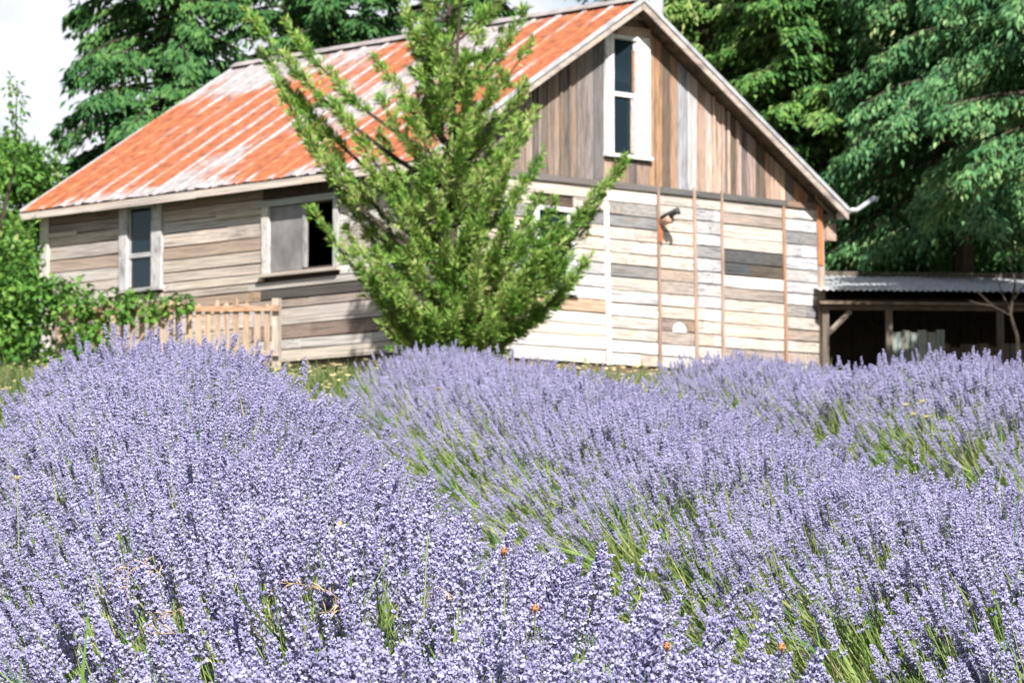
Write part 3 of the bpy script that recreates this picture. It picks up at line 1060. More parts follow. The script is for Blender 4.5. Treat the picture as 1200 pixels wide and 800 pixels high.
def leafy(name, label, cat, clumps, mat, seed, per=260, leaf=(.10, .065), stems=(), base=None, group=None, droop=.3, part='crown', stem_mat='bark', stem_name='trunk'):
    """clumps: (x, y, z, r) in world; leaves on and in each clump"""
    rg = np.random.default_rng(seed)
    root = empty(name, base)
    tag(root, label, cat, group)
    P, A, N = [], [], []
    bx_, by_, bz_ = base
    for (x, y, z, r_) in clumps:
        n = int(per * (r_ / .4) ** 2)
        dirs = norm(rg.normal(0, 1, (n, 3)))
        rad = r_ * rg.uniform(.45, 1.08, n) ** .5 * (1 + .25 * np.sin(dirs[:, 0] * 5 + x * 3) * np.sin(dirs[:, 2] * 6 + y))
        p = np.array([x - bx_, y - by_, z - bz_]) + dirs * rad[:, None]
        a = dirs * .6 + rg.normal(0, .6, (n, 3)); a[:, 2] -= droop
        nn = dirs * .6 + np.array([0, 0, .8]) + rg.normal(0, .4, (n, 3))
        P.append(p); A.append(a); N.append(nn)
    P = np.concatenate(P); A = np.concatenate(A); N = np.concatenate(N)
    n = len(P)
    link(part, leaf_mesh(part, P, A, N, rg.uniform(.6, 1.4, n) * leaf[0], rg.uniform(.7, 1.3, n) * leaf[1], mat, .2), root)
    mb = MB()
    for pts, rad in stems:
        mb.tube([(p[0] - bx_, p[1] - by_, p[2] - bz_) for p in pts], rad, 6)
    if stems: mb.build(stem_name, M[stem_mat], root)
    return root


def cloud(cx, cy, z0, z1, rx, n, r_, rg, top=.45):
    out = []
    for i in range(n):
        t = rg.uniform(0, 1)
        k = math.sqrt(max(.05, 1 - (abs(t - .45) / .6) ** 2))
        a = rg.uniform(0, 6.28); q = math.sqrt(rg.uniform(0, 1)) * rx * k
        out.append((cx + q * math.cos(a), cy + q * math.sin(a), z0 + (z1 - z0) * t, r_ * rg.uniform(.6, 1.2)))
    return out


rg_ = np.random.default_rng(31)
# tall leafy shrub at the far corner of the house
x = (8 - 600) / F_PX * 69
g0 = float(gz(x, 69))
cl = cloud(x, 69, g0 + .3, g0 + 3.9, 1.0, 60, .42, rg_)
leafy('leafy_shrub', 'tall green broadleaf shrub at the far corner of the side wall', 'shrub', cl, M['leaf'], 32, 230, (.12, .075), [([(x, 69, g0 - .2), (x + .1, 69, g0 + 1.8), (x + .2, 69, g0 + 3.3)], [.07, .05, .02])], (x, 69, g0))
# slender young tree whose leafy shoot stands against the sky
x = (14 - 600) / F_PX * 64
g0 = float(gz(x, 64))
tipz = 750 * 64 / F_PX
zt = (750 - 92) / F_PX * 64
cl = cloud(x - .55, 64, g0 + .3, (750 - 175) / F_PX * 64, .75, 40, .34, rg_)
sp = []
for i in range(26):
    t = i / 25
    zz = (750 - 190) / F_PX * 64 * (1 - t) + zt * t
    sp.append((x + .03 * math.sin(t * 4) + (-1) ** i * .07, 64 + rg_.uniform(-.05, .05), zz, .07))
leafy('young_tree', 'slender young tree with one leafy shoot against the sky', 'tree', cl + sp, M['leaf'], 33, 210, (.105, .06), [([(x - .5, 64, g0 - .2), (x - .3, 64, g0 + 2.0), (x, 64, (750 - 190) / F_PX * 64), (x + .02, 64, zt)], [.06, .045, .02, .006])], (x - .5, 64, g0))
# vine over the fence
cl = []
for i in range(70):
    t = rg_.uniform(-.42, .62)
    x = fx0 + (fx1 - fx0) * t; y = fy0 + (fy1 - fy0) * t
    z = float(gz(x, y))
    hgt = 1.35 * (1 - max(0, t) * .45) if t > -.1 else 1.5
    q = rg_.uniform(0, 1)
    if t > .2: q = rg_.uniform(.75, 1.0); hgt = 1.13
    cl.append((x + rg_.uniform(-.15, .15), y - rg_.uniform(-.15, .30), z + hgt * q, rg_.uniform(.16, .30) * (1 if t < .2 else .42)))
leafy('vine', 'bright green leafy vine heaped over the picket fence', 'plant', cl, M['leaf'], 34, 260, (.11, .08), [([(fx0, fy0 - .1, fz - .1), (fx0 + .4, fy0 - .3, fz + .5), (fx0 + 1.0, fy0 - .5, fz + .95)], [.03, .02, .01])], (fx0, fy0 - .1, fz), part='foliage', stem_name='stem')

# bare sapling beside the shed
p0 = at(1196, 400, 61.5)
g0 = float(gz(p0.x, p0.y))
sap = empty('bare_sapling', (p0.x, p0.y, g0))
tag(sap, 'leafless grey sapling with crooked pale branches in front of the shed', 'tree')
def rel(px, py, dd=0.0):
    q = at(px, py, 61.5 + dd)
    return (q.x - p0.x, q.y - p0.y, q.z - g0)
mb = MB(); mb.tube([(0, 0, -.3), rel(1194, 395), rel(1186, 368), rel(1192, 330), rel(1185, 300)], [.035, .03, .026, .018, .008], 7); mb.build('trunk', M['bark'], sap)
for pts in ([(1187, 370, 0), (1165, 358, -.2), (1142, 336, -.3), (1128, 326, -.3)], [(1187, 366, 0), (1176, 342, .2), (1168, 318, .3)], [(1190, 350, 0), (1206, 330, -.2), (1222, 322, -.2)], [(1165, 358, -.2), (1150, 356, -.4), (1138, 352, -.5)]):
    mb = MB(); mb.tube([rel(*q) for q in pts], [.018, .013, .009, .005][:len(pts)], 5); mb.build('branch', M['bark'], sap)

# ------------------------------------------------------------------ juniper in front of the house corner
JD = 57.0
jx = (522 - 600) / F_PX * JD
jz = float(gz(jx, JD))
jun = empty('juniper_tree', (jx, JD, jz))
tag(jun, 'yellow green juniper with upswept branches in front of the house corner', 'tree')
rg = np.random.default_rng(51)
tips = [(288, 8, 0), (296, 40, .3), (312, 72, -.3), (350, 112, .2), (330, 22, .5), (395, 122, -.2), (436, 66, .1), (364, 243, -.2), (385, 205, .5), (405, 262, .3), (412, 296, -.4), (438, 330, .4), (455, 365, -.3),
        (742, 184, -.1), (722, 205, .3), (700, 225, -.4), (688, 286, -.5), (680, 310, .2), (655, 345, -.3), (632, 368, .3), (640, 235, .4), (640, 170, .0), (632, 130, .5), (625, 85, -.3), (622, 45, .3), (615, 5, 0), (600, -40, .2),
        (575, -80, 0), (548, -110, .1), (520, -80, -.2), (492, -30, .2), (474, 5, -.2), (480, 40, .3), (450, 105, -.5), (440, 150, .4), (425, 190, -.4), (415, 225, .5), (480, 130, -.6), (520, 60, -.5), (560, 30, -.6), (590, 90, -.7), (540, 130, -.9), (495, 190, -1.0), (560, 200, -1.1), (600, 180, -.9), (465, 230, -1.0), (520, 250, -1.2), (590, 260, -1.1), (445, 290, -.9), (490, 310, -1.2), (560, 320, -1.2), (630, 300, -1.0), (600, 350, -1.0), (470, 340, -1.0), (530, 370, -1.2), (500, 20, .8), (540, 0, .9), (590, 40, .9), (495, 90, 1.0), (610, 130, 1.0), (450, 200, 1.1), (630, 230, 1.0), (560, 150, 1.2), (440, 310, 1.0), (640, 300, 1.0), (520, 200, .2), (500, 280, .3), (570, 250, .2), (540, 60, .2), (500, 360, -1.0), (570, 370, -1.0), (480, 260, -.6), (610, 230, -.5), (650, 270, -.6), (664, 252, -.7), (668, 305, -.9), (652, 215, -.7), (640, 330, -.9), (662, 280, -1.1)]
for _k in range(46):
    hh_ = rg.uniform(.5, 5.2)
    aa_ = rg.uniform(0, 6.283)
    rr_ = min(1.75 - .24 * hh_, .55 + .5 * hh_) * rg.uniform(.55, 1.0)
    tips.append((522 + rr_ * math.cos(aa_) * 82.5, 750 - (jz + hh_) * 82.5, rr_ * math.sin(aa_)))
P, A, N, limbs = [], [], [], []
for (tx, ty, off) in tips:
    tip = np.array(at(tx, ty, JD + off)) - np.array([jx, JD, jz])
    tip += rg.normal(0, .05, 3)
    hb = tip[2] - rg.uniform(.75, 1.0) * np.hypot(tip[0], tip[1]) - rg.uniform(.2, .5)
    hb = min(max(.12, hb), 5.2)
    base = np.array([rg.normal(0, .05), rg.normal(0, .05), hb])
    ctrl = base + (tip - base) * np.array([.58, .58, .34]) + rg.normal(0, .08, 3)
    L_ = np.linalg.norm(tip - base)
    far_left = tx < 360 and ty < 130
    nb = int(L_ / (.050 if not far_left else .060))
    bt = np.sort(rg.uniform(.14 if not far_left else .40, 1.0, nb))
    for t in bt:
        c0 = (1 - t) ** 2 * base + 2 * t * (1 - t) * ctrl + t * t * tip
        tn = 2 * (1 - t) * (ctrl - base) + 2 * t * (tip - ctrl)
        tn /= np.linalg.norm(tn)
        rd = rg.normal(0, 1, 3); rd -= tn * (rd @ tn); rd /= np.linalg.norm(rd) + 1e-9
        bl_ = rg.uniform(.12, .40) * (1.05 - t) ** .55 * (.8 if far_left else 1)
        bd = tn * (.75 + .5 * t) + rd * rg.uniform(.3, .9) + np.array([0, 0, .15]); bd /= np.linalg.norm(bd)
        k = int(40 * (bl_ / .35) + 9)
        q = rg.uniform(0, 1, k)
        jit = rg.normal(0, 1, (k, 3)) * (.030 * (1.1 - q))[:, None]
        P.append(c0 + bd * (q * bl_)[:, None] + jit)
        A.append(bd * .9 + jit * 14 + rg.normal(0, .22, (k, 3)))
        N.append(np.array([0, -.4, .7]) + rg.normal(0, .7, (k, 3)))
    limbs.append(([tuple((1 - q) ** 2 * base + 2 * q * (1 - q) * ctrl + q * q * tip) for q in (0, .2, .4, .6, .8, .97)], .02 + .006 * L_))
P = np.concatenate(P); A = np.concatenate(A); N = np.concatenate(N)
n = len(P)
link('crown', leaf_mesh('crown', P, A, N, rg.uniform(.6, 1.5, n) * .10, rg.uniform(.7, 1.3, n) * .022, M['juniper'], .1), jun)
trunk_mesh(5.6, .13, limbs, (.2, 0)).build('trunk', M['bark'], jun)

# ------------------------------------------------------------------ meadow weeds by the house
rg = np.random.default_rng(61)
n = 52000
x = rg.uniform(-9.5, 10, n); y = rg.uniform(21, 63, n)
# keep out of the house and shed footprint
lx_ = (x - HX) * math.cos(math.radians(43)) + (y - HY) * math.sin(math.radians(43))
ly_ = -(x - HX) * math.sin(math.radians(43)) + (y - HY) * math.cos(math.radians(43))
keep = ~((lx_ > -.05) & (ly_ > -.05)) & ~((y > 40) & (x > 3.6)) & ~((y > 44) & (x > -.4)) & (np.abs(x / y) < .16)
x, y = x[keep], y[keep]
n = len(x)
P = np.stack([x, y, gz(x, y) - .02], 1)
A = rg.normal(0, .28, (n, 3)); A[:, 2] = 1
N = rg.normal(0, 1, (n, 3)); N[:, 2] = 0; N[:, 1] -= .5
hgt = rg.uniform(.12, .38, n) * (1 - .5 * sstep(45, 54, y)) * (1 + .5 * np.sin(x * 1.3 + y) * np.sin(y * .7))
weeds = link('meadow_grass', leaf_mesh('meadow_grass', P, A, N, hgt, rg.uniform(.012, .03, n), M['weed'], .25))
tag(weeds, 'dry yellow green meadow grass between the lavender and the farmhouse', 'grass', kind='stuff')
# small yellow blossoms in it, too many to count
n = 1300
x = rg.uniform(-9, 3, n); y = rg.uniform(34, 60.5, n)
lx_ = (x - HX) * math.cos(math.radians(43)) + (y - HY) * math.sin(math.radians(43))
ly_ = -(x - HX) * math.sin(math.radians(43)) + (y - HY) * math.cos(math.radians(43))
keep = ~((lx_ > -.05) & (ly_ > -.05)) & (np.abs(x / y) < .15)
x, y = x[keep], y[keep]
n = len(x)
Pb = np.stack([x, y, gz(x, y) + rg.uniform(.10, .25, n)], 1)
PP, AA, NN = [], [], []
for k in range(4):
    a = rg.uniform(0, 6.28, n)
    PP.append(Pb); AA.append(np.stack([np.cos(a), np.sin(a), np.full(n, .3)], 1)); NN.append(np.stack([np.zeros(n), -np.ones(n) * .5, np.ones(n)], 1))
M['yellow'] = petal('yellow_petal', (.55, .42, .14), (.75, .66, .42))
bl = link('yellow_blossoms', leaf_mesh('yellow_blossoms', np.concatenate(PP), np.concatenate(AA), np.concatenate(NN), .04, .035, M['yellow']))
tag(bl, 'tiny yellow blossoms scattered through the dry meadow grass', 'wildflowers', kind='stuff')


# ------------------------------------------------------------------ lavender
def floret(mb, base, out, up, ln, wd, pet, rnd, flower=True):
    """calyx: slim four-sided bud; corolla: two or three pale lips at its mouth"""
    out = out.normalized()
    s = out.cross(up).normalized()
    v = s.cross(out).normalized()
    mid = base + out * ln * .55
    tip = base + out * ln
    b = len(mb.v)
    mb.v += [tuple(base), tuple(mid + s * wd * .5), tuple(mid + v * wd * .5), tuple(mid - s * wd * .5), tuple(mid - v * wd * .5), tuple(tip)]
    for q in ((0, 2, 1), (0, 3, 2), (0, 4, 3), (0, 1, 4), (1, 2, 5), (2, 3, 5), (3, 4, 5), (4, 1, 5)):
        mb.f.append([b + i for i in q]); mb.m.append(1)
    if flower:
        for k in range(3):
            a = rnd.uniform(0, 6.28)
            side_ = (s * math.cos(a) + v * math.sin(a))
            d = (side_ * .9 + out * .7).normalized()
            w_ = d.cross(out).normalized() * pet * .45
            c = base + out * ln * .85
            mb.poly([c, c + d * pet * .55 + w_, c + d * pet, c + d * pet * .55 - w_], 0)


def spike_mesh(name, seed, stem=.34, head=.060, whorls=10, per=9, ln=.0098, wd=.0048, pet=.0044, rad=.0035, bloom=.75):
    rnd = random.Random(seed)
    mb = MB()
    bx_, by_ = rnd.uniform(-.015, .015), rnd.uniform(-.015, .015)
    mb.tube([(bx_, by_, 0), (0, 0, stem * .6), (0, 0, stem + head * .8)], [.0016, .0013, .0009], 3, 2)
    zs_ = [stem + head * (i / (whorls - 1)) for i in range(whorls)]
    zs_[0] -= head * rnd.uniform(.05, .25)
    for i, z in enumerate(zs_):
        t = i / (whorls - 1)
        k = math.sin(math.pi * min(1, .28 + .72 * t)) ** .5 if t > .5 else 1.0
        n = max(4, int(per * (1 if t < .85 else .7)))
        a0 = rnd.uniform(0, 6.28)
        for j in range(n):
            a = a0 + 6.283 * j / n + rnd.uniform(-.25, .25)
            out = Vector((math.cos(a), math.sin(a), rnd.uniform(.45, .95) + t * .9))
            base = Vector((math.cos(a) * rad * .5, math.sin(a) * rad * .5, z + rnd.uniform(-.003, .003)))
            floret(mb, base, out, Vector((0, 0, 1)), ln * (.75 + .25 * k) * rnd.uniform(.85, 1.2), wd, pet * rnd.uniform(.8, 1.2), rnd, rnd.random() < bloom)
    me = mb.mesh(name, [M['petal'], M['calyx'], M['stem']])
    return me, mb


near_spikes = [spike_mesh('flower_spike', 100 + i, head=.052 + .007 * i, whorls=9 + i % 3, bloom=.55 + .08 * i)[0] for i in range(5)]
far_spikes = [spike_mesh('flower_spike', 200 + i, head=.056 + .006 * i, whorls=8, per=7, ln=.0102, wd=.0056, pet=.0052, bloom=.7)[0] for i in range(4)]


def tuft_mesh(seed):
    rnd = np.random.default_rng(seed)
    n = 34
    dirs = rnd.normal(0, .42, (n, 3)); dirs[:, 2] = 1
    P_ = np.zeros((n, 3)); P_[:, 2] = rnd.uniform(0, .05, n); P_[:, :2] = rnd.normal(0, .012, (n, 2))
    return leaf_mesh('leaf_tuft', P_, dirs, rnd.normal(0, 1, (n, 3)), rnd.uniform(.07, .22, n), rnd.uniform(.0028, .005, n), M['lleaf'], .1)


tufts = [tuft_mesh(300 + i) for i in range(4)]


def source_collection(name, meshes):
    c = bpy.data.collections.new(name)
    for i, me in enumerate(meshes):
        o = bpy.data.objects.new('%s_%02d' % (name, i), me)
        c.objects.link(o)
    return c


SRC_NEAR = source_collection('near_spike', near_spikes)
SRC_FAR = source_collection('far_spike', far_spikes)
SRC_TUFT = source_collection('tuft', tufts)


def scatter_group(name, coll):
    ng = bpy.data.node_groups.new(name, 'GeometryNodeTree')
    ng.interface.new_socket('Geometry', in_out='INPUT', socket_type='NodeSocketGeometry')
    ng.interface.new_socket('Geometry', in_out='OUTPUT', socket_type='NodeSocketGeometry')
    N_, L_ = ng.nodes, ng.links
    gi = N_.new('NodeGroupInput'); go = N_.new('NodeGroupOutput')
    mp_ = N_.new('GeometryNodeMeshToPoints')
    ci = N_.new('GeometryNodeCollectionInfo')
    ci.inputs['Collection'].default_value = coll
    ci.inputs['Separate Children'].default_value = True
    ci.inputs['Reset Children'].default_value = True
    ip = N_.new('GeometryNodeInstanceOnPoints')
    ip.inputs['Pick Instance'].default_value = True

    def attr(n_, t):
        a = N_.new('GeometryNodeInputNamedAttribute')
        a.data_type = t
        a.inputs['Name'].default_value = n_
        return a.outputs['Attribute']
    L_.new(gi.outputs[0], mp_.inputs['Mesh'])
    L_.new(mp_.outputs['Points'], ip.inputs['Points'])
    L_.new(ci.outputs[0], ip.inputs['Instance'])
    L_.new(attr('pick', 'INT'), ip.inputs['Instance Index'])
    e2r = N_.new('FunctionNodeEulerToRotation')
    L_.new(attr('rot', 'FLOAT_VECTOR'), e2r.inputs[0])
    L_.new(e2r.outputs[0], ip.inputs['Rotation'])
    L_.new(attr('size', 'FLOAT'), ip.inputs['Scale'])
    L_.new(ip.outputs[0], go.inputs[0])
    return ng


NG = {k: scatter_group('scatter_' + k, c) for k, c in (('near', SRC_NEAR), ('far', SRC_FAR), ('tuft', SRC_TUFT))}


def scatter(name, parent, pos, rot, size, pick, which):
    me = bpy.data.meshes.new(name)
    n = len(pos)
    me.vertices.add(n)
    me.vertices.foreach_set('co', pos.astype(np.float32).ravel())
    a = me.attributes.new('rot', 'FLOAT_VECTOR', 'POINT'); a.data.foreach_set('vector', rot.astype(np.float32).ravel())
    a = me.attributes.new('size', 'FLOAT', 'POINT'); a.data.foreach_set('value', size.astype(np.float32))
    a = me.attributes.new('pick', 'INT', 'POINT'); a.data.foreach_set('value', pick.astype(np.int32))
    me.update()
    o = link(name, me, parent)
    md = o.modifiers.new('scatter', 'NODES')
    md.node_group = NG[which]
    tag(o, kind='stuff')
    return o


def dir_euler(D):
    th = np.arccos(np.clip(D[:, 2], -1, 1))
    az = np.arctan2(D[:, 1], D[:, 0])
    return np.stack([np.zeros(len(D)), th, az], 1)


def tip_z(i, d):
    if i == 0:
        return -0.04 + .126 * (d - 5) - .10 * max(0, d - 12.6) ** 2
    return .20 + .098 * (d - 8) + .08 * math.exp(-((d - 15.6) / 2.2) ** 2) + (.04 * math.exp(-((d - 15.8) / 1.4) ** 2) - .08 * math.exp(-((d - 18.7) / 1.0) ** 2) if i == 2 else .0)


def lavender_row(i, d0, d1, label, per_plant, seed, individual=0, half=.66, low=.15, side_gap=0.0):
    rg = np.random.default_rng(seed)
    xm, dm = row_x(i, d0), d0
    root = empty('lavender_row', (xm, dm, float(gz(xm, dm))))
    tag(root, label, 'lavender')
    org = np.array(root.location)
    TP, DR, tufP, tufD, SM = [], [], [], [], []
    d = d0
    while d < d1:
        wide = max(0.0, min(1.0, (8.0 - d) / 2.5)) if i == 0 else 0.0
        cx = row_x(i, d) + rg.normal(0, .04) + .27 * wide
        g0 = float(gz(cx, d))
        Ht = tip_z(i, d) - g0 + rg.uniform(-.05, .035)
        hw = (half + .20 * wide) * rg.uniform(.93, 1.06)
        small = 1 - .40 * float(sstep(5.6, 9.5, d))
        n = int(per_plant * rg.uniform(.9, 1.1) / small ** 1.7 * (1 + (.40 * max(0.0, min(1.0, (d - 7.2) / 2.5)) if i == 0 else 0)))
        az = rg.uniform(0, 2 * math.pi, n)
        ct = rg.uniform(low, 1, n) ** .62          # cosine of the tilt: denser towards the top
        st_ = np.sqrt(1 - ct ** 2)
        rj = 1 + rg.normal(-.01, .06, n)
        rj *= 1 + .05 * np.sin(3 * az + i + d) * st_
        ex = np.stack([np.cos(az) * st_ * hw * rj, np.sin(az) * st_ * hw * .95 * rj, .10 + ct * (Ht - .10) * rj], 1)
        if side_gap:
            across = np.clip(-(np.cos(az) * .86 + np.sin(az) * .5), 0, 1) * st_ if i else np.abs(np.cos(az)) * st_
            keep_ = rg.uniform(0, 1, n) > side_gap * np.clip((across - .24) / .36, 0, 1)
            ex, az, st_, ct = ex[keep_], az[keep_], st_[keep_], ct[keep_]
            n = len(ex)
        tip = ex + np.array([cx, d, g0])
        core = np.stack([np.cos(az) * st_ * hw * .18, np.sin(az) * st_ * hw * .18, np.full(n, .02)], 1) + np.array([cx, d, g0])
        dd = norm(tip - core + np.array([0, 0, .18]) + rg.normal(0, .06, (n, 3)))
        TP.append(tip); DR.append(dd); SM.append(np.full(n, small))
        m_ = 420
        az = rg.uniform(0, 2 * math.pi, m_); ct = rg.uniform(-.05, 1, m_) ; ct = np.clip(ct, 0, 1); st_ = np.sqrt(1 - ct ** 2)
        k = rg.uniform(.45, .78, m_)
        e = np.stack([np.cos(az) * st_ * hw * k, np.sin(az) * st_ * hw * k, ct * (Ht - .05) * k], 1)
        tufP.append(e + np.array([cx, d, g0]))
        tufD.append(norm(np.stack([np.cos(az) * st_, np.sin(az) * st_, ct * .9 + .35], 1) + rg.normal(0, .15, (m_, 3))))
        d += rg.uniform(.58, .72)
    T = np.concatenate(TP); D = np.concatenate(DR)
    n = len(T)
    size = rg.uniform(.9, 1.32, n) * np.concatenate(SM)
    var = rg.integers(0, 5, n)
    base = T - D * (.40 * size)[:, None]
    rot = dir_euler(D)
    near = T[:, 1] < 8.0
    chosen = np.zeros(n, bool)
    if individual:
        u_ = 600 + F_PX * T[:, 0] / T[:, 1]
        v_ = 750 - F_PX * T[:, 2] / T[:, 1]
        ok = (u_ > 5) & (u_ < 1195) & (v_ > 560) & (v_ < 798) & (T[:, 1] > 3.5)
        hfrac = (T[:, 2] - gz(T[:, 0], T[:, 1]))
        score = np.where(ok, size / T[:, 1] * (.7 + .4 * hfrac), -1)
        # spread them: best in each little cell of the bed
        order = np.argsort(-score)
        seen = set()
        pick_ = []
        for q in order:
            if score[q] < 0: break
            cell = (int(T[q, 0] / .06), int(T[q, 1] / .06))
            if cell in seen: continue
            seen.add(cell); pick_.append(q)
            if len(pick_) >= individual: break
        chosen[pick_] = True
        for q in pick_:
            o = link('flower_spike', near_spikes[var[q]], root)
            o.location = Vector(base[q] - org)
            o.rotation_euler = rot[q]
            o.scale = (size[q],) * 3
    a = near & ~chosen
    if a.any(): scatter('flower_spikes', root, base[a] - org, rot[a], size[a], var[a], 'near')
    b_ = ~near
    if b_.any(): scatter('flower_spikes', root, base[b_] - org, rot[b_], size[b_], var[b_] % 4, 'far')
    TPp = np.concatenate(tufP); TD = np.concatenate(tufD)
    scatter('leaf_tufts', root, TPp - TD * .06 - org, dir_euler(TD), rg.uniform(.8, 1.5, len(TPp)), rg.integers(0, 4, len(TPp)), 'tuft')
    return root


lavender_row(0, 4.3, 13.3, 'dense lavender row topped by a round mound in front of the picket fence', 500, 71, 300, side_gap=.3)
lavender_row(1, 7.0, 22.0, 'lavender row with leaning green stems along its open side, below the juniper', 820, 72, low=.05, side_gap=.86)
lavender_row(2, 10.5, 22.2, 'lavender row whose crest stands before the dark shed', 820, 73, low=.05, side_gap=.85)


# ------------------------------------------------------------------ small things among the lavender
def daisy(px, py, d, label, col='cream', size=.02, grp=None, name='wild_flower'):
    p = at(px, py, d)
    g0 = float(gz(p.x, p.y))
    root = empty(name, (p.x, p.y, g0))
    tag(root, label, 'flower', grp)
    h = p.z - g0
    mb = MB(); mb.tube([(.02, .02, -.03), (.01, 0, h * .5), (0, 0, h)], [.002, .0016, .0012], 4); mb.build('stem', M['stem'], root)
    hd = MB()
    for ring, (nn, tilt) in enumerate(((9, .25), (7, .9))):
        for k in range(nn):
            a = 6.283 * k / nn + ring * .3
            dv = Vector((math.cos(a), math.sin(a), tilt)).normalized()
            w = Vector((-math.sin(a), math.cos(a), 0)) * size * .28
            c = Vector((0, 0, h))
            hd.poly([c, c + dv * size * .6 + w, c + dv * size, c + dv * size * .6 - w])
    hd.build('petals', M[col], root)
    ct_ = MB(); ct_.tube([(0, 0, h - .004), (0, 0, h + size * .25), (0, 0, h + size * .4)], [size * .2, size * .3, size * .08], 8); ct_.build('centre', M['yellow'], root)
    return root


M['cream'] = petal('cream_petal', (.75, .68, .42), (.90, .85, .65))
M['tan'] = petal('dried_head', (.36, .17, .07), (.52, .28, .13), .1)
M['straw'] = petal('straw', (.40, .29, .16), (.56, .43, .27), .2)
G1 = 'cream wildflowers before the shed'
for px, py, d in ((1062, 476, 14.6), (1082, 472, 14.6), (1071, 487, 14.5), (1086, 490, 14.7)):
    daisy(px, py, d, 'cream wildflower in the cluster on the lavender row before the dark shed', 'cream', .022, G1)
G2 = 'cream wildflowers on the middle of the row'
for px, py, d in ((899, 542, 11.0), (913, 546, 11.0)):
    daisy(px, py, d, 'one of two cream wildflowers side by side above a green gap in the lavender', 'cream', .02, G2)
daisy(738, 562, 11.3, 'single cream wildflower leaning over the green lavender flank', 'cream', .02)
daisy(838, 522, 12.2, 'small pinkish tan flower head high on the lavender row', 'straw', .014)
daisy(879, 567, 10.6, 'lone little cream flower just below the pair of wildflowers', 'cream', .012)
daisy(513, 457, 16.5, 'tiny yellow flower in the lavender below the juniper', 'yellow', .016)
daisy(20, 562, 8.6, 'white wildflower at the outer edge of the mounded lavender row', 'cream', .014)


def seed_head(px, py, d, label):
    p = at(px, py, d)
    g0 = float(gz(p.x, p.y))
    root = empty('dried_flower', (p.x, p.y, g0))
    tag(root, label, 'dried flower', 'dried flower heads in the near lavender')
    h = p.z - g0
    mb = MB(); mb.tube([(.015, .09, -.03), (0, .02, h - .05), (0, 0, h)], [.0016, .0011, .001], 4); mb.build('stem', M['stem'], root)
    hd = MB()
    rnd = random.Random(int(px))
    for k in range(16):
        a = 6.283 * k / 16
        t = .3 + .9 * (k % 3)
        dv = Vector((math.cos(a), math.sin(a), t)).normalized()
        w = Vector((-math.sin(a), math.cos(a), 0)) * .0025
        c = Vector((0, 0, h - .004))
        hd.poly([c, c + dv * .006 + w, c + dv * .011, c + dv * .006 - w])
    hd.tube([(0, 0, h - .006), (0, 0, h), (0, 0, h + .006)], [.002, .005, .002], 6)
    hd.build('seed_head', M['tan'], root)


for px, py, d in ((591, 646, 6.1), (627, 713, 5.6), (781, 757, 5.4), (915, 758, 5.3)):
    seed_head(px, py, d, 'small orange brown dried flower head among the sharp lavender spikes')


def stalk(px, py, d, dx, dz, label, sprigs=4):
    """broken straw-coloured grass stalk lying over the spikes"""
    p = at(px, py, d)
    root = empty('dry_grass_stalk', p)
    tag(root, label, 'grass stalk', 'dry grass stalks caught in the near lavender')
    mb = MB()
    mb.tube([(-dx * 1.1, .05, -.05), (-dx * .45, .02, -.012), (0, 0, 0), (dx * .6, -.005, dz * .4), (dx, -.01, dz)], [.0007, .0007, .0007, .0006, .0004], 4)
    mb.build('stem', M['straw'], root)
    mb = MB()
    rnd = random.Random(int(px * 3 + py))
    for k in range(sprigs):
        t = .3 + .7 * k / sprigs
        c = Vector((dx * t, -.01 * t, dz * t))
        e = c + Vector((rnd.uniform(-.02, .02), rnd.uniform(-.01, .01), rnd.uniform(-.012, .016)))
        mb.tube([c, (c + e) / 2 + Vector((0, 0, .002)), e], [.0005, .0013, .0003], 4)
    mb.build('seed_sprig', M['straw'], root)


for px, py, d, dx, dz in ((330, 683, 5.7, .035, -.003), (366, 686, 5.7, .04, -.02), (375, 718, 5.5, .03, .004), (158, 655, 6.0, .045, -.028), (182, 726, 5.4, .04, .018), (180, 742, 5.4, .035, .0),
                          (515, 688, 5.7, .03, -.03), (150, 700, 5.6, .002, .05)):
    stalk(px, py, d, dx, dz, 'broken straw coloured grass stalk caught between the near lavender spikes')

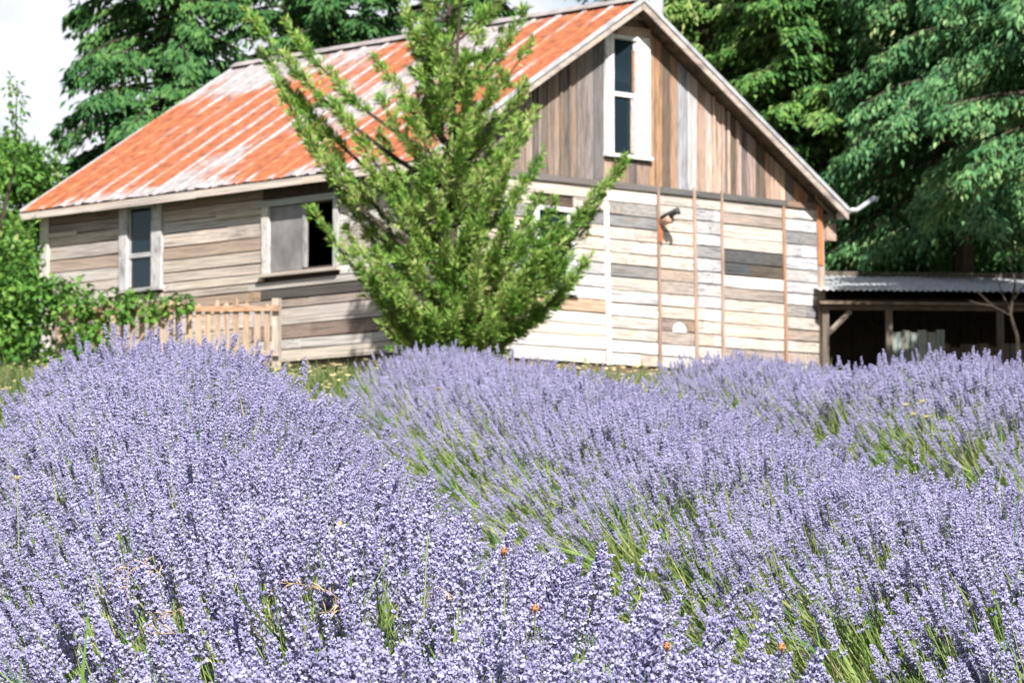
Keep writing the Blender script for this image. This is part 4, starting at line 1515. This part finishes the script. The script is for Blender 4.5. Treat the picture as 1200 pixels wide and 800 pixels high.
# a bumblebee on a spike
bp_ = at(397, 614, 6.5)
bee = empty('bumblebee', bp_)
tag(bee, 'tiny black and yellow bumblebee on a lavender spike', 'bee')
M['beeblack'] = plain('bee_black', (.015, .012, .01), .9)
M['beeyellow'] = plain('bee_yellow', (.55, .33, .05), .9)
mb = MB(); mb.tube([(-.008, 0, -.003), (-.006, 0, -.001), (0, 0, 0)], [.001, .004, .0045], 8); mb.build('abdomen', M['beeblack'], bee, True)
mb = MB(); mb.tube([(0, 0, 0), (.003, 0, .001), (.006, 0, .001)], [.0046, .0045, .002], 8); mb.build('thorax', M['beeyellow'], bee, True)
mb = MB(); mb.tube([(.006, 0, .001), (.008, 0, .001), (.0095, 0, 0)], [.0015, .0023, .001], 8); mb.build('head', M['beeblack'], bee, True)
for s in (-1, 1):
    mb = MB(); mb.poly([(.002, s * .002, .004), (-.004, s * .010, .006), (-.009, s * .007, .006), (-.006, s * .002, .005)]); mb.build('wing', M['straw'], bee)

# coarse grass blades growing through the near lavender
def blades(px, py, d, n, h, label):
    p = at(px, py, d)
    g0 = float(gz(p.x, p.y))
    root = empty('grass_clump', (p.x, p.y, g0))
    tag(root, label, 'grass')
    rnd = random.Random(int(px))
    for k in range(n):
        a = rnd.uniform(0, 6.28)
        hh = (p.z - g0) * rnd.uniform(.8, 1.05)
        lean = rnd.uniform(-.12, .10)
        pts = [Vector((lean * t * t + .01 * math.cos(a), .01 * math.sin(a) - .03 * t, hh * t)) for t in (0, .3, .6, .85, 1)]
        mb = MB()
        for q in range(4):
            w0, w1 = .0045 * (1 - .1 * q), .0045 * (1 - .1 * (q + 1)) if q < 3 else .0003
            s = Vector((1, 0, 0))
            mb.poly([pts[q] - s * w0, pts[q] + s * w0, pts[q + 1] + s * w1, pts[q + 1] - s * w1])
        mb.build('blade', M['leaf'], root)


blades(16, 690, 5.2, 4, .5, 'clump of coarse green grass blades at the outer edge of the near lavender')
blades(68, 742, 5.0, 2, .5, 'small clump of green blades between grey lavender spikes')
